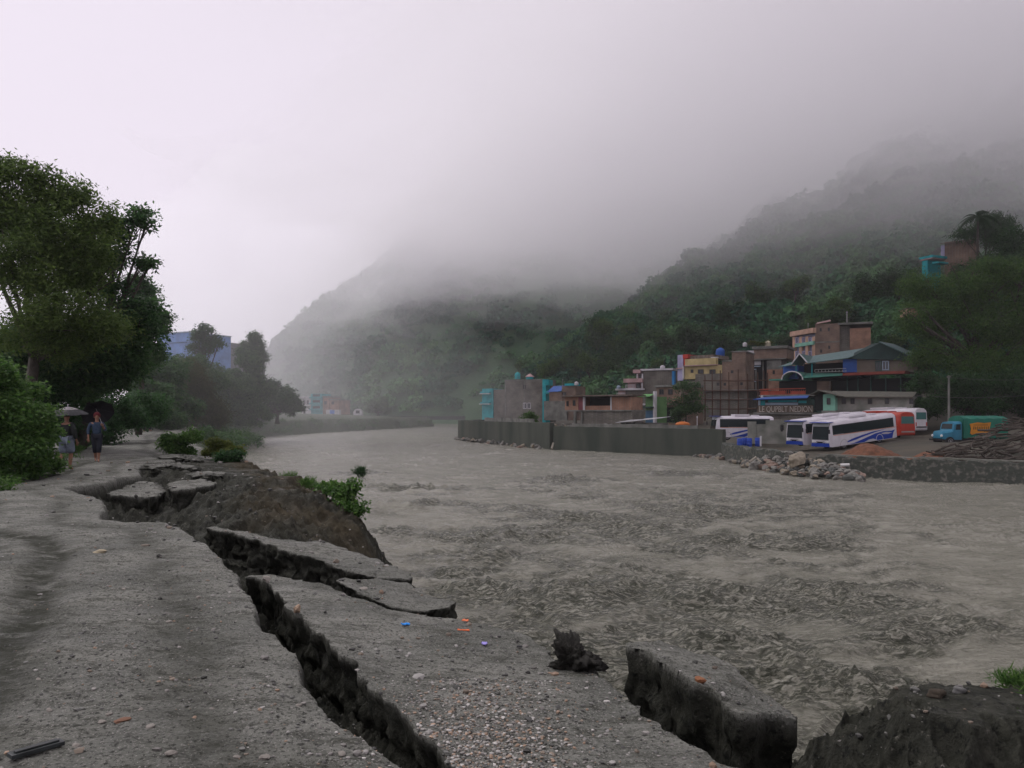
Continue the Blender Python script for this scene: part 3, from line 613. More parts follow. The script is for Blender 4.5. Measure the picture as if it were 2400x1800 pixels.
# ------------------------------------------------------------------ single stones, clods and litter one can point at
wet = mat('wet_soil', (0.016, 0.016, 0.013), 0.75, (0.046, 0.044, 0.036), 9, 0.03, 22)
pale = mat('pale_stone', (0.30, 0.28, 0.25), 0.7, (0.22, 0.20, 0.17), 12, 0.004, 40)
brickm = mat('broken_brick', (0.24, 0.13, 0.085), 0.85, (0.16, 0.09, 0.06), 14, 0.004, 60)
def stone(name, label, cat, px, py, z, s, m, seed, flat=.6, rz=0, sub=3, rough=.25, tilt=0, lift=.35):
    x, y = G(px, py, z); zz = drop(x, y); zz = z if zz is None else zz
    o = link(bpy.data.objects.new(name, stone_mesh(name, seed, m, flat, sub, rough))); o.location = (x, y, zz + s * flat * lift); o.scale = (s, s, s); o.rotation_euler = (tilt, tilt * .5, rz)
    return tag(o, label, cat)
stone('soil_clod', 'upright dark clod of soil at the water edge of the long slab', 'clod', 1345, 1574, -.25, .13, wet, 11, 1.0, .4, 5, .55, .3, .4)
stone('soil_clod', 'small dark clod stacked behind the upright one', 'clod', 1352, 1520, -.25, .12, wet, 12, 1.0, .9, 5, .55, .2, .5)
stone('stone', 'pale pink wedge of stone lodged in the main crack', 'stone', 626, 1402, -.25, .042, pale, 13, .8, .5, 2, .35, .7, .9)
stone('stone', 'brown sliver of stone standing in the crack mouth', 'stone', 697, 1492, -.3, .035, mat('brown_stone', (.26, .19, .13), .7), 14, 1.2, 1.2, 2, .35, .4, .8)
stone('stone', 'white flat stone on the broken face of the short slab', 'stone', 853, 1384, -.28, .05, pale, 15, .35, .2, 2)
stone('stone', 'white stone on the broken face of the long narrow slab', 'stone', 551, 1257, -.3, .05, pale, 16, .5, .6, 2)
stone('stone', 'pale yellow flat stone alone on the mud of the road', 'stone', 234, 1295, 0, .075, mat('yellow_stone', (.30, .26, .17), .7, (.22, .19, .13), 15), 17, .3, .3, 2)
stone('brick_piece', 'flat orange piece of brick pressed into the road', 'brick', 286, 1684, 0, .038, brickm, 18, .3, .2, 2)
stone('stone', 'large brown stone on the bank facing the camera', 'stone', 2195, 1732, -.3, .05, mat('rust_stone', (.075, .058, .04), .75, (.05, .042, .032), 8, .01), 19, .55, .5, 3)
stone('stone', 'grey rounded stone bedded in the dark gravel bank', 'stone', 2248, 1680, -.2, .035, mat('grey_stone', (.12, .12, .115), .7, (.08, .08, .075), 10), 20, .7, .2, 3)
stone('stone', 'small red brown stone in the black face of the leaning slab', 'stone', 1640, 1628, -.5, .04, mat('red_stone', (.20, .085, .04), .7), 21, .8, .4, 2)
rs = np.random.default_rng(5)
spots = [(352, 1697), (255, 1672), (48, 1672), (555, 1760), (497, 1651), (290, 1381), (330, 1417), (465, 1393), (115, 1661), (395, 1450), (700, 1640), (620, 1762), (800, 1745), (90, 1590), (400, 1768), (180, 1745), (238, 1690), (330, 1660)]
for k, (px, py) in enumerate(spots):
    o = stone('stone', 'small white chip of stone lying on the muddy road', 'stone', px, py, 0, rs.uniform(.012, .028), pale, 30 + k, .5, rs.random() * 6, 2); o['group'] = 'white chips on the road'
def scrap(name, label, cat, px, py, z, L_, w_, col, rz, seed, th=.006, rough=.45):
    """a crumpled wrapper"""
    r_ = np.random.default_rng(seed); x, y = G(px, py, z); zz = drop(x, y) or z; n = 12
    U, Q = np.meshgrid(np.linspace(-.5, .5, n), np.linspace(-.5, .5, 8)); Zc = .25 * w_ * fbm(U * 4 + seed, Q * 3, 3, seed) + .3 * w_ * np.abs(U) ** 2
    top = np.c_[(U * L_ * (1 + .12 * np.sin(Q * 9 + seed))).ravel(), (Q * w_ * (1 + .25 * np.sin(U * 7 + seed))).ravel(), (Zc + th + .012).ravel()]; b_ = top.copy(); b_[:, 2] -= th
    m_ = n * 8; F = grid_faces(8, n); bd = list(range(n)) + [r2 * n + n - 1 for r2 in range(1, 8)] + [7 * n + c for c in range(n - 2, -1, -1)] + [r2 * n for r2 in range(6, 0, -1)]
    side = np.array([(a, a + m_, b2 + m_, b2) for a, b2 in zip(bd, bd[1:] + bd[:1])])
    o = mesh_np(name, np.r_[top, b_], np.r_[F, F[:, ::-1] + m_, side], mat('plastic_' + str(seed), col, rough)); o.location = (x, y, zz); o.rotation_euler = (.1, .05, rz)
    return tag(o, label, cat)
scrap('plastic_wrapper', 'crumpled bright blue plastic wrapper on the gravelly slab', 'litter', 950, 1477, -.2, .065, .03, (.02, .22, .62), .5, 601)
scrap('plastic_wrapper', 'long orange wrapper at the edge of the gravelly slab', 'litter', 1086, 1496, -.24, .09, .018, (.62, .13, .04), .05, 602)
scrap('plastic_wrapper', 'small orange wrapper beside the short slab tip', 'litter', 1091, 1456, -.25, .055, .03, (.60, .15, .06), -.3, 603)
scrap('plastic_wrapper', 'violet and white scrap of packaging on the slab', 'litter', 1136, 1527, -.24, .042, .035, (.30, .26, .62), -.4, 604)
scrap('plastic_wrapper', 'black and white scrap near the clod', 'litter', 1217, 1527, -.24, .04, .03, (.02, .02, .022), .2, 605)
pl = MB(); pl.box((-.12, -.03, 0), (.11, .03, .02)); pl.box((-.10, -.018, .0202), (.09, .012, .03))
o = pl.build('plank', mat('wet_black_wood', (.018, .02, .02), .4, (.035, .04, .04), 20), smooth=False, bevel=.004); x, y = G(88, 1762, 0); o.location = (x, y, (drop(x, y) or 0) + .004); o.rotation_euler = (0, .03, R(52)); tag(o, 'short black piece of plank lying on the road', 'plank')
# ================================================================== trees and bushes
leafm = mat('broad_leaves', (1, 1, 1), 0.5, attr='tint', spec=0.14, transl=0.55)
barkm = mat('wet_bark', (0.035, 0.030, 0.024), 0.8, (0.06, 0.052, 0.042), 6, 0.02, 20)
GREENS = dict(bright=[(.066, .140, .030), (.100, .180, .042), (.030, .074, .018)], olive=[(.080, .130, .030), (.110, .155, .042), (.040, .070, .018)], dark=[(.030, .082, .026), (.052, .115, .036), (.016, .042, .015)],
              mid=[(.048, .108, .036), (.078, .145, .048), (.024, .058, .024)], yellow=[(.095, .120, .022), (.12, .14, .034), (.045, .066, .016)], khaki=[(.062, .070, .028), (.085, .092, .040), (.032, .040, .018)])
def leaves(name, parent, blobs, n, leaf, pal, seed, clump=0.5, aspect=0.45, per=14, droop=0.2, fill=0.0):
    """blobs: (x, y, z, r, squash). Leaves sit in twig clumps gathered on the lobes, so light passes between them"""
    r_ = np.random.default_rng(seed); sub = []
    for b_ in blobs:                                        # every lobe breaks into boughs of its own, so the outline is uneven and gaps open between them
        sq_ = b_[4] if len(b_) > 4 else .85
        for j in range(7):
            dv = r_.normal(size=3); dv /= np.linalg.norm(dv); q_ = b_[3] * r_.uniform(.45, .85); sub.append((b_[0] + dv[0] * q_, b_[1] + dv[1] * q_, b_[2] + dv[2] * q_ * sq_, b_[3] * r_.uniform(.34, .62), sq_ * .85))
    B = np.array(sub); wgt = B[:, 3] ** 2; wgt /= wgt.sum()
    nt_ = max(1, n // per)
    k = r_.choice(len(B), nt_, p=wgt); d = r_.normal(size=(nt_, 3)); d /= np.linalg.norm(d, axis=1)[:, None]
    rad = np.where(r_.random(nt_) < fill, r_.random(nt_) ** .5 * .8, 0.72 + 0.36 * r_.random(nt_)); rad = np.where(r_.random(nt_) < .07, rad * r_.uniform(1.1, 1.4, nt_), rad)
    # secondary lobes: pull twigs toward bough ends
    lobe = 1 + 0.20 * np.sin(d[:, 0] * 5.1 + k * 1.3 + seed) * np.sin(d[:, 2] * 4.7 + k) + 0.14 * np.sin(d[:, 1] * 8.3 + d[:, 2] * 6.1 + k * 2.1)
    tw = B[k, :3] + d * (B[k, 3] * rad * lobe)[:, None] * np.c_[np.ones(nt_), np.ones(nt_), B[k, 4]]
    tint_t = r_.random(nt_) * .7 + .3 * (k * 0.37 % 1)
    idx = np.repeat(np.arange(nt_), per); m_ = len(idx)
    sp = clump * (0.5 + 0.8 * r_.random(nt_))
    p = tw[idx] + r_.normal(size=(m_, 3)) * (sp[idx] * .5)[:, None] * np.array([1, 1, .6])
    nrm = r_.normal(size=(m_, 3)) * .65 + np.array([0, 0, 1.0]) + .45 * d[idx]; nrm /= np.linalg.norm(nrm, axis=1)[:, None]
    ax = np.cross(nrm, r_.normal(size=(m_, 3))); ax /= np.linalg.norm(ax, axis=1)[:, None]; ax[:, 2] -= droop; ax /= np.linalg.norm(ax, axis=1)[:, None]; bx = np.cross(nrm, ax)
    s = leaf * (0.6 + 0.75 * r_.random(m_))[:, None]; wv = s * aspect
    q = np.stack([p, p + ax * s * .45 + bx * wv * .5 - nrm * s * .06, p + ax * s, p + ax * s * .5 - bx * wv * .5 - nrm * s * .06], 1)
    C3 = np.array(GREENS[pal]); t = np.clip(tint_t[idx] + .22 * r_.normal(size=m_), 0, 1)[:, None]
    col = np.where(t < .5, C3[2] + (C3[0] - C3[2]) * t * 2, C3[0] + (C3[1] - C3[0]) * (t - .5) * 2)
    return mesh_np(name, q.reshape(-1, 3), np.arange(m_ * 4).reshape(-1, 4), leafm, parent, False, {'tint': np.repeat(col, 4, 0)})
def PB(px, py, d, rpx, sq=.85, dy=0):
    v = W(px, py, d + dy); return (v.x, v.y, v.z, rpx / FPX * d, sq)
def trunk(parent, base, blobs, r0, seed, limbs=None):
    r_ = random.Random(seed); m = MB(); base = Vector(base); top = Vector(np.mean([b_[:3] for b_ in blobs], 0)); fork = base.lerp(top, .55)
    m.tube([base - Vector((0, 0, .3)), base.lerp(fork, .35) + Vector((r_.uniform(-.1, .1), r_.uniform(-.1, .1), 0)), fork], [r0 * 1.25, r0 * .9, r0 * .7], 8)
    for b_ in blobs if limbs is None else blobs[:limbs]:
        c = Vector(b_[:3]); mid = fork.lerp(c, .5) + Vector((r_.uniform(-.3, .3) * b_[3], r_.uniform(-.3, .3) * b_[3], -.18 * b_[3]))
        m.tube([fork - Vector((0, 0, .2)), mid, c], [r0 * .5, r0 * .32, r0 * .14], 6)
        for k in range(5):
            e = c + Vector((r_.uniform(-1, 1), r_.uniform(-1, 1), r_.uniform(-.2, 1))).normalized() * b_[3] * .95
            s_ = mid.lerp(c, r_.uniform(.2, 1)); m.tube([s_, s_.lerp(e, .5) + Vector((0, 0, .05 * b_[3])), e], [r0 * .16, r0 * .1, r0 * .04], 5)
    return m.build('trunk', barkm, parent, smooth=True)
def tree(name, label, blobs, base, n, leaf, pal, seed, r0=.2, cat='tree', group=None, clump=.5, aspect=.45, per=14, limbs=None, fill=.15, droop=.2):
    o = empty(name, base); rel = [(b_[0] - base[0], b_[1] - base[1], b_[2] - base[2], *b_[3:]) for b_ in blobs]
    tag(o, label, cat, group); leaves('crown', o, rel, n, leaf, pal, seed, clump, aspect, per, droop, fill)
    if r0: trunk(o, (0, 0, 0), rel, r0, seed, limbs)
    return o
def gz(px, d, z=0.0): return ((px - CX) / FPX * d, d, z)
# left bank, near to far
def airy(o, base, blobs, n, leaf, pal, seed): leaves('crown', o, [(b_[0] - base[0], b_[1] - base[1], b_[2] - base[2], *b_[3:]) for b_ in blobs], n, leaf, pal, seed, .42, .4, 12, .35, .0)
FT = tree('feathery_tree', 'tall feathery tree with open olive crown and bare dark limbs at the road', [PB(70, 560, 30, 70), PB(175, 580, 30, 75), PB(25, 620, 29, 85), PB(130, 655, 30, 100), PB(235, 640, 31, 80), PB(-40, 500, 30, 90), PB(90, 760, 29, 100), PB(210, 760, 30, 90)],
     gz(45, 30, 0), 52000, .17, 'olive', 701, .27, clump=.5, aspect=.34, per=16, fill=.1, droop=.35)
airy(FT, gz(45, 30, 0), [PB(30, 420, 30, 58), PB(100, 440, 30, 66), PB(180, 470, 30, 58, .8, 1), PB(60, 490, 30, 70), PB(150, 520, 30, 70), PB(240, 520, 31, 50), PB(10, 390, 30, 34)], 15000, .19, 'olive', 751)
tree('broadleaf_tree', 'dark leafy tree reaching its boughs out over the road', [PB(285, 545, 34, 40), PB(322, 505, 34, 27), PB(342, 525, 34, 16), PB(262, 600, 34, 45), PB(330, 612, 34, 17), PB(350, 620, 34, 11), PB(285, 705, 34, 70), PB(322, 780, 34, 48), PB(240, 800, 33, 80), PB(130, 850, 33, 90), PB(280, 850, 34, 62), PB(200, 900, 34, 75), PB(60, 830, 32, 90)],
     gz(185, 35, 0), 46000, .19, 'mid', 702, .22, clump=.45, aspect=.5, per=14, fill=.12)
tree('broadleaf_tree', 'pale hazy tree rising behind the dark leafy tree', [PB(330, 680, 58, 40), PB(362, 745, 58, 28), PB(340, 760, 58, 45), PB(320, 820, 58, 55), PB(375, 770, 58, 14)], gz(325, 58, 0), 24000, .24, 'mid', 703, .22)
tree('roadside_bush', 'big bright green bush crowding the left road edge', [PB(-5, 905, 19.5, 48), PB(-55, 890, 19, 80), PB(42, 968, 19.5, 54), PB(5, 990, 19, 70), PB(78, 1020, 19.8, 42), PB(40, 1060, 19, 52), PB(-30, 1070, 19, 60), PB(95, 965, 20, 30), PB(92, 1065, 20.2, 28), PB(125, 1088, 20.6, 17), PB(112, 1020, 20.4, 22), PB(15, 872, 20, 20), PB(72, 915, 20.3, 24), PB(70, 1095, 19.4, 26), PB(10, 1115, 18.8, 26)], (-12.3, 19.4, 0.1), 52000, .10, 'bright', 704, 0, 'bush', clump=.26, aspect=.6, per=12, fill=.3)
tree('roadside_bush', 'dark bush behind the two walkers under the trees', [PB(215, 985, 40, 62), PB(290, 975, 42, 55), PB(170, 1000, 36, 50), PB(330, 950, 46, 60), PB(255, 920, 42, 70), PB(120, 955, 33, 62), PB(50, 930, 32, 70), PB(140, 890, 35, 60), PB(190, 1012, 35, 34), PB(-20, 960, 31, 70)], gz(240, 42, 0), 46000, .17, 'dark', 705, 0, 'bush', clump=.45, fill=.3)
tree('roadside_tree', 'grey green tree beside the blue building', [PB(385, 900, 82, 60), PB(350, 880, 80, 60), PB(410, 950, 85, 55), PB(360, 960, 80, 55), PB(400, 860, 84, 40)], gz(370, 82, 0), 30000, .32, 'mid', 706, .3)
tree('bamboo_grove', 'brownish green drooping bamboo behind the yellow loader', [PB(445, 905, 95, 60), PB(470, 960, 95, 55), PB(430, 860, 96, 40), PB(500, 985, 96, 32), PB(420, 985, 92, 40), PB(400, 990, 90, 30)], gz(450, 95, 0), 30000, .42, 'khaki', 707, .12, clump=.8, aspect=.16, droop=.8)
tree('open_tree', 'thin open tree standing before the dark roofed building', [PB(462, 785, 112, 18), PB(480, 778, 112, 22), PB(500, 800, 112, 20), PB(455, 815, 112, 14), PB(512, 808, 112, 9), PB(480, 815, 112, 22), PB(470, 845, 112, 16)], gz(478, 112, 0), 8000, .34, 'dark', 708, .28, clump=.6, fill=.05)
tree('roadside_tree', 'rounded grey green tree below the dark roofed building', [PB(510, 890, 118, 45), PB(540, 930, 118, 45), PB(480, 930, 118, 40), PB(520, 970, 118, 38), PB(480, 880, 118, 40), PB(560, 975, 120, 34)], gz(515, 118, 0), 24000, .38, 'mid', 709, .3)
tree('open_tree', 'slender tall tree with an airy crown on the left bank skyline', [PB(600, 792, 132, 20), PB(588, 810, 132, 20), PB(612, 815, 132, 20), PB(600, 835, 132, 24), PB(622, 838, 132, 11), PB(575, 832, 132, 12)], gz(600, 132, 0), 9500, .36, 'mid', 710, .3, clump=.6, fill=.08)
tree('roadside_tree', 'tall rounded tree under the airy skyline crown', [PB(585, 865, 128, 42), PB(560, 900, 128, 40), PB(615, 905, 128, 42), PB(590, 950, 128, 45), PB(570, 838, 128, 22)], gz(588, 128, 0), 26000, .4, 'mid', 711, .35)
tree('roadside_tree', 'dark domed tree at the end of the left bank tree row', [PB(645, 915, 138, 38), PB(675, 935, 138, 34), PB(640, 950, 138, 38), PB(690, 955, 138, 22), PB(610, 960, 138, 30)], gz(650, 138, 0), 24000, .42, 'dark', 712, .35)
tree('domed_tree', 'lone domed tree beside the white arch at the far bridge', [PB(885, 948, 300, 22, .8), PB(868, 958, 300, 16), PB(905, 958, 300, 16)], gz(885, 300, -.5), 4200, .8, 'mid', 713, .5, clump=1.2)
tree('roadside_tree', 'misty low tree between the blue building and the bamboo', [PB(345, 925, 72, 50), PB(330, 965, 70, 45), PB(390, 975, 76, 34)], gz(345, 72, 0), 20000, .3, 'mid', 714, .25)
tree('roadside_tree', 'misty bushy tree filling the gap before the domed tree', [PB(545, 900, 122, 38), PB(570, 940, 122, 40), PB(535, 960, 120, 36), PB(600, 975, 124, 30)], gz(560, 122, 0), 20000, .38, 'mid', 715, .3)
tree('roadside_tree', 'misty bushy tree behind the brownish bamboo', [PB(440, 870, 104, 44), PB(485, 900, 106, 44), PB(430, 920, 104, 50), PB(480, 950, 106, 44)], gz(455, 105, 0), 22000, .36, 'mid', 716, .3)
# shrubs along the broken edge
def shrub(name, label, bl, base, n, leaf, pal, seed, **k): return tree(name, label, bl, base, n, leaf, pal, seed, 0, 'shrub', clump=k.get('clump', .16), aspect=k.get('aspect', .6), per=10, fill=.35, droop=k.get('droop', .2))
shrub('shrub', 'rounded green shrub at the broken road edge, nearest the road', [PB(410, 1040, 30, 26), PB(445, 1032, 30, 26), PB(425, 1058, 30, 22), PB(395, 1030, 30, 14)], gz(425, 30, 0), 9000, .10, 'bright', 720)
shrub('shrub', 'yellow green shrub on the brink of the dirt bank', [PB(505, 1045, 27.5, 20), PB(530, 1052, 27.5, 22), PB(555, 1058, 27.5, 14), PB(490, 1060, 27.5, 12)], gz(522, 27.5, -.05), 6500, .09, 'yellow', 721)
shrub('shrub', 'low dark green shrub hanging below the yellow one', [PB(540, 1072, 26.8, 18), PB(562, 1066, 26.8, 12), PB(518, 1072, 26.8, 12)], gz(540, 26.8, -.1), 2600, .09, 'dark', 722)
shrub('shrub', 'bright leafy shrub clinging to the river side of the dirt bank', [PB(785, 1146, 17.9, 26), PB(812, 1166, 17.5, 28), PB(836, 1190, 17.2, 20), PB(768, 1136, 18.2, 14), PB(822, 1140, 17.5, 16), PB(805, 1190, 17.2, 16)], gz(805, 17.5, -.7), 3000, .10, 'bright', 723)
shrub('grass_tuft', 'thin pale tuft of grass on the ridge of the dirt bank', [PB(725, 1132, 20.5, 10), PB(740, 1142, 20.2, 8)], gz(730, 20.4, -.4), 700, .14, 'bright', 724, aspect=.12, droop=-.6)
shrub('grass_tuft', 'small green tuft of grass at the head of the dirt bank', [PB(682, 1121, 21.5, 9), PB(670, 1118, 21.6, 7)], gz(678, 21.5, -.2), 600, .12, 'bright', 725, aspect=.12, droop=-.6)
shrub('grass_tuft', 'dark drowned tuft of grass standing out of the water', [PB(846, 1105, 40, 11), PB(842, 1112, 40, 9)], gz(845, 40, WATER), 700, .22, 'dark', 726, aspect=.14, droop=-.5)
shrub('grass_tuft', 'grass clump on top of the dark gravel bank', [PB(2385, 1600, 4.9, 40), PB(2440, 1640, 4.7, 60), PB(2420, 1700, 4.5, 40)], (3.25, 4.9, 0.0), 2600, .07, 'bright', 727, aspect=.10, droop=-.7, clump=.05)
bl = [(*G(px, py), 0.12, r_, .6) for px, py, r_ in ((20, 1132, .35), (60, 1122, .3), (95, 1112, .3), (130, 1102, .26), (158, 1082, .3), (175, 1062, .4), (195, 1048, .5), (-20, 1150, .4))]
tag(leaves('undergrowth', None, bl, 5000, .08, 'bright', 731, .14, aspect=.4, per=8), 'weeds creeping onto the left road edge', kind='stuff')
# low scrub on the far left bank: nobody could count it
bl = []
rs = np.random.default_rng(9)
for k in range(120):
    t = rs.random(); y = 75 + 220 * t ** 1.3
    e = np.interp(y, [60, 128, 150, 200, 292], [-21, -45, -53, -49, -31]); x = e - rs.uniform(-2.8, 3.5) 
    bl.append((x, y, -1.2 - .45 * max(0, x - e) + rs.uniform(0, .5), rs.uniform(.7, 1.8), .7))
o = leaves('undergrowth', None, bl, 26000, .35, 'mid', 730, .5); tag(o, 'low scrub along the far left bank', kind='stuff')
# right bank
tree('feathery_tree', 'huge spreading feathery tree above the parked truck', [PB(2185, 690, 112, 62), PB(2250, 665, 112, 62), PB(2330, 655, 112, 62), PB(2400, 660, 112, 66), PB(2165, 745, 110, 50), PB(2215, 760, 110, 66), PB(2300, 750, 110, 78), PB(2390, 750, 110, 80), PB(2180, 820, 108, 52), PB(2250, 850, 107, 66), PB(2340, 850, 107, 78), PB(2440, 820, 107, 90), PB(2142, 752, 106, 22), PB(2118, 738, 107, 13), PB(2164, 726, 106, 13)],
     gz(2330, 110, 2), 90000, .42, 'bright', 740, .8, clump=1.2, aspect=.3, per=16, droop=.5)
tree('broadleaf_tree', 'dark tree in shade behind the blue cab truck', [PB(2230, 920, 98, 50), PB(2300, 930, 98, 60), PB(2380, 930, 98, 70), PB(2180, 940, 99, 40), PB(2440, 940, 98, 60), PB(2160, 900, 104, 34)], gz(2300, 98, 0), 52000, .36, 'dark', 741, .4, clump=.9)
tree('broadleaf_tree', 'dark crown on the slope above the brown hillside house', [PB(2340, 600, 150, 52), PB(2395, 570, 150, 52), PB(2300, 640, 146, 40), PB(2370, 640, 146, 52), PB(2420, 620, 146, 50), PB(2250, 640, 150, 26)], gz(2350, 150, 14), 18000, .5, 'dark', 742, .5, clump=1.2)
tree('bamboo_grove', 'plume of arching bamboo against the cloud on the hillside', [PB(2300, 510, 160, 18), PB(2330, 520, 160, 26), PB(2280, 535, 160, 18), PB(2355, 525, 160, 18), PB(2250, 548, 160, 16), PB(2320, 555, 160, 30)], gz(2310, 160, 24), 6000, .9, 'dark', 743, .25, clump=1.6, aspect=.16, droop=.9)
tree('slim_tree', 'slim pale leaved tree in front of the scaffolded brick house', [PB(1600, 905, 118, 20), PB(1618, 925, 118, 24), PB(1592, 935, 118, 20), PB(1625, 955, 118, 22), PB(1605, 965, 118, 26), PB(1590, 975, 118, 18), PB(1630, 900, 118, 9)], gz(1608, 118, -1), 6000, .34, 'mid', 744, .14, clump=.7, fill=.1)
tree('shrub', 'green shrub growing over the top of the river wall', [PB(1240, 978, 128, 14), PB(1252, 984, 127, 10), PB(1230, 986, 127, 10)], gz(1242, 127, -1), 2000, .32, 'bright', 745, 0, 'shrub', clump=.5)
# trees one can tell apart on the lower hillside: two kinds, copied
rs = np.random.default_rng(21)
protos = []
for k, (pal, sq, nm) in enumerate((('mid', 1.0, 'broadleaf_tree'), ('bright', .8, 'broadleaf_tree'), ('dark', 1.25, 'broadleaf_tree'))):
    bl = [(rs.uniform(-1.6, 1.6), rs.uniform(-1.6, 1.6), 5 + rs.uniform(-1.5, 2.2) * sq, rs.uniform(1.5, 2.3), sq) for _ in range(6)]
    protos.append((tree(nm, '', bl, (0, 0, 0), 3800, .55, pal, 760 + k, .22, clump=1.0), bl))
LB = ['grey green broad tree on the lower slope above the village', 'bright green spreading tree on the lower slope above the village', 'dark upright tree on the lower slope above the village']
GRP = ['broad trees on the lower slope', 'spreading trees on the lower slope', 'upright trees on the lower slope']
for i in range(54):
    a = math.atan2(rs.uniform(1100, 2180) - CX, FPX); d0 = None
    for d in np.arange(100, 420, 4.0):
        if float(right_z(np.array([d * math.sin(a)]), np.array([d * math.cos(a)]))[0]) > 7.0: d0 = d; break
    if d0 is None: continue
    d = d0 + rs.uniform(2, 60); x, y = d * math.sin(a), d * math.cos(a); z = float(right_z(np.array([x]), np.array([y]))[0]); k = i % 3
    src = protos[k][0]; o = src if i < 3 else copy_tree(src)
    o.location = (x, y, z - .3); s = rs.uniform(.75, 1.35) * (1 + max(0, y - 200) / 500); o.scale = (s, s, s * rs.uniform(.9, 1.15)); o.rotation_euler = (0, 0, rs.uniform(0, 6.28)); tag(o, LB[k], 'tree', GRP[k])

# a palm breaking the skyline of the slope
base = W(2290, 640, 150); o = empty('palm_tree', base); tag(o, 'palm with arching fronds against the cloud above the hillside house', 'palm'); top = W(2292, 508, 150) - base
m = MB(); m.tube([(0, 0, -1), (.1, 0, top.z * .5), top], [.24, .2, .16], 8); m.build('trunk', barkm, o, smooth=True); fv = []; rs2 = np.random.default_rng(3); top = np.array(top)
for k in range(17):
    a = 6.283 * k / 17 + rs2.uniform(-.15, .15); el = rs2.uniform(.15, 1.1); L_ = rs2.uniform(3.2, 4.6); d_ = np.array([math.cos(a), math.sin(a)])
    P_ = [top + np.array([*(d_ * L_ * t * math.cos(el)), L_ * (t * math.sin(el) - .75 * t * t)]) for t in np.linspace(0, 1, 14)]
    for i in range(1, 14):
        ax_ = P_[i] - P_[i - 1]; sd_2 = np.array([-d_[1], d_[0], 0]); w_ = .75 * math.sin(math.pi * min(1, (i + 1) / 14.5)) + .12
        for s_ in (-1, 1): tip = P_[i] + sd_2 * s_ * w_ + ax_ * .9 + np.array([0, 0, -.35 * w_]); fv += [P_[i - 1], P_[i], tip, P_[i - 1] * .5 + tip * .5 - ax_ * .12]
fv = np.array(fv); mesh_np('crown', fv, np.arange(len(fv)).reshape(-1, 4), leafm, o, False, {'tint': np.tile(np.array([.022, .05, .02]), (len(fv), 1))})
# ================================================================== the village on the right bank and the far buildings
class Fac:
    """a facade plane through two (px, distance) points; gives boxes measured on the photograph a real place, size and depth"""
    def __init__(s, A, B):
        a, b_ = W(A[0], HY, A[1]), W(B[0], HY, B[1]); s.o = Vector((a.x, a.y)); s.t = (Vector((b_.x, b_.y)) - s.o).normalized(); s.n = Vector((s.t.y, -s.t.x))
        if s.n.y > 0: s.n = -s.n
    def at(s, px):
        k = (px - CX) / FPX; # (k*y, y) = o + t*u
        den = s.t.x - k * s.t.y; u = (k * s.o.y - s.o.x) / den; return s.o + s.t * u
    def z(s, px, py): return CAMZ - (py - HY) / FPX * s.at(px).y
    def P(s, px, py, out=0.0, zz=None):
        p = s.at(px) + s.n * out; return Vector((p.x, p.y, s.z(px, py) if zz is None else zz))
    def box(s, m, x0, y0, x1, y1, o0, o1, slope=False):
        zt0, zb0 = s.z(x0, y0), s.z(x0, y1); zt1, zb1 = (s.z(x1, y0), s.z(x1, y1)) if slope else (zt0, zb0)
        pts = []
        for zl, zr in ((zb0, zb1), (zt0, zt1)): pts += [s.P(x0, 0, o0, zl), s.P(x1, 0, o0, zr), s.P(x1, 0, o1, zr), s.P(x0, 0, o1, zl)]
        return m.hexa(pts)
def house(name, label, A, B, cat='house'):
    f = Fac(A, B); o = empty(name, f.P(A[0], HY, 0, 0.0)); tag(o, label, cat); f.root = o; f.org = Vector(o.location); return f
def fpart(f, name, m, mt, parent=None, smooth=False, bevel=0):
    par = parent or f.root
    m.v = [tuple(Vector(v) - f.org) for v in m.v]
    o = m.build(name, mt, None, smooth, bevel); o.parent = par; return o
def fb(f, name, mt, boxes, slope=False, parent=None):
    m = MB()
    for b_ in boxes: f.box(m, *b_, slope=slope)
    return fpart(f, name, m, mt, parent)
def win(f, x0, y0, x1, y1, fr=None, gl=None, bar=True):
    m = MB(); w_ = (x1 - x0) * .13; h_ = (y1 - y0) * .1
    f.box(m, x0, y0, x0 + w_, y1, -.02, .09); f.box(m, x1 - w_, y0, x1, y1, -.02, .09); f.box(m, x0 + w_, y0, x1 - w_, y0 + h_, -.02, .088); f.box(m, x0 + w_, y1 - h_, x1 - w_, y1, -.02, .088)
    if bar: xm = (x0 + x1) / 2; f.box(m, xm - w_ * .35, y0 + h_, xm + w_ * .35, y1 - h_, -.02, .07)
    o = fpart(f, 'window', m, fr or M_DKWOOD); g = MB(); f.box(g, x0 + w_ * .5, y0 + h_ * .5, x1 - w_ * .5, y1 - h_ * .5, -.03, .03); fpart(f, 'pane', g, gl or M_GLASS, o); return o
def pm(name, c, r=.75, k=.7, sc=.8, bump=.01): return mat(name, c, r, tuple(v * k for v in c), sc, bump, 6)
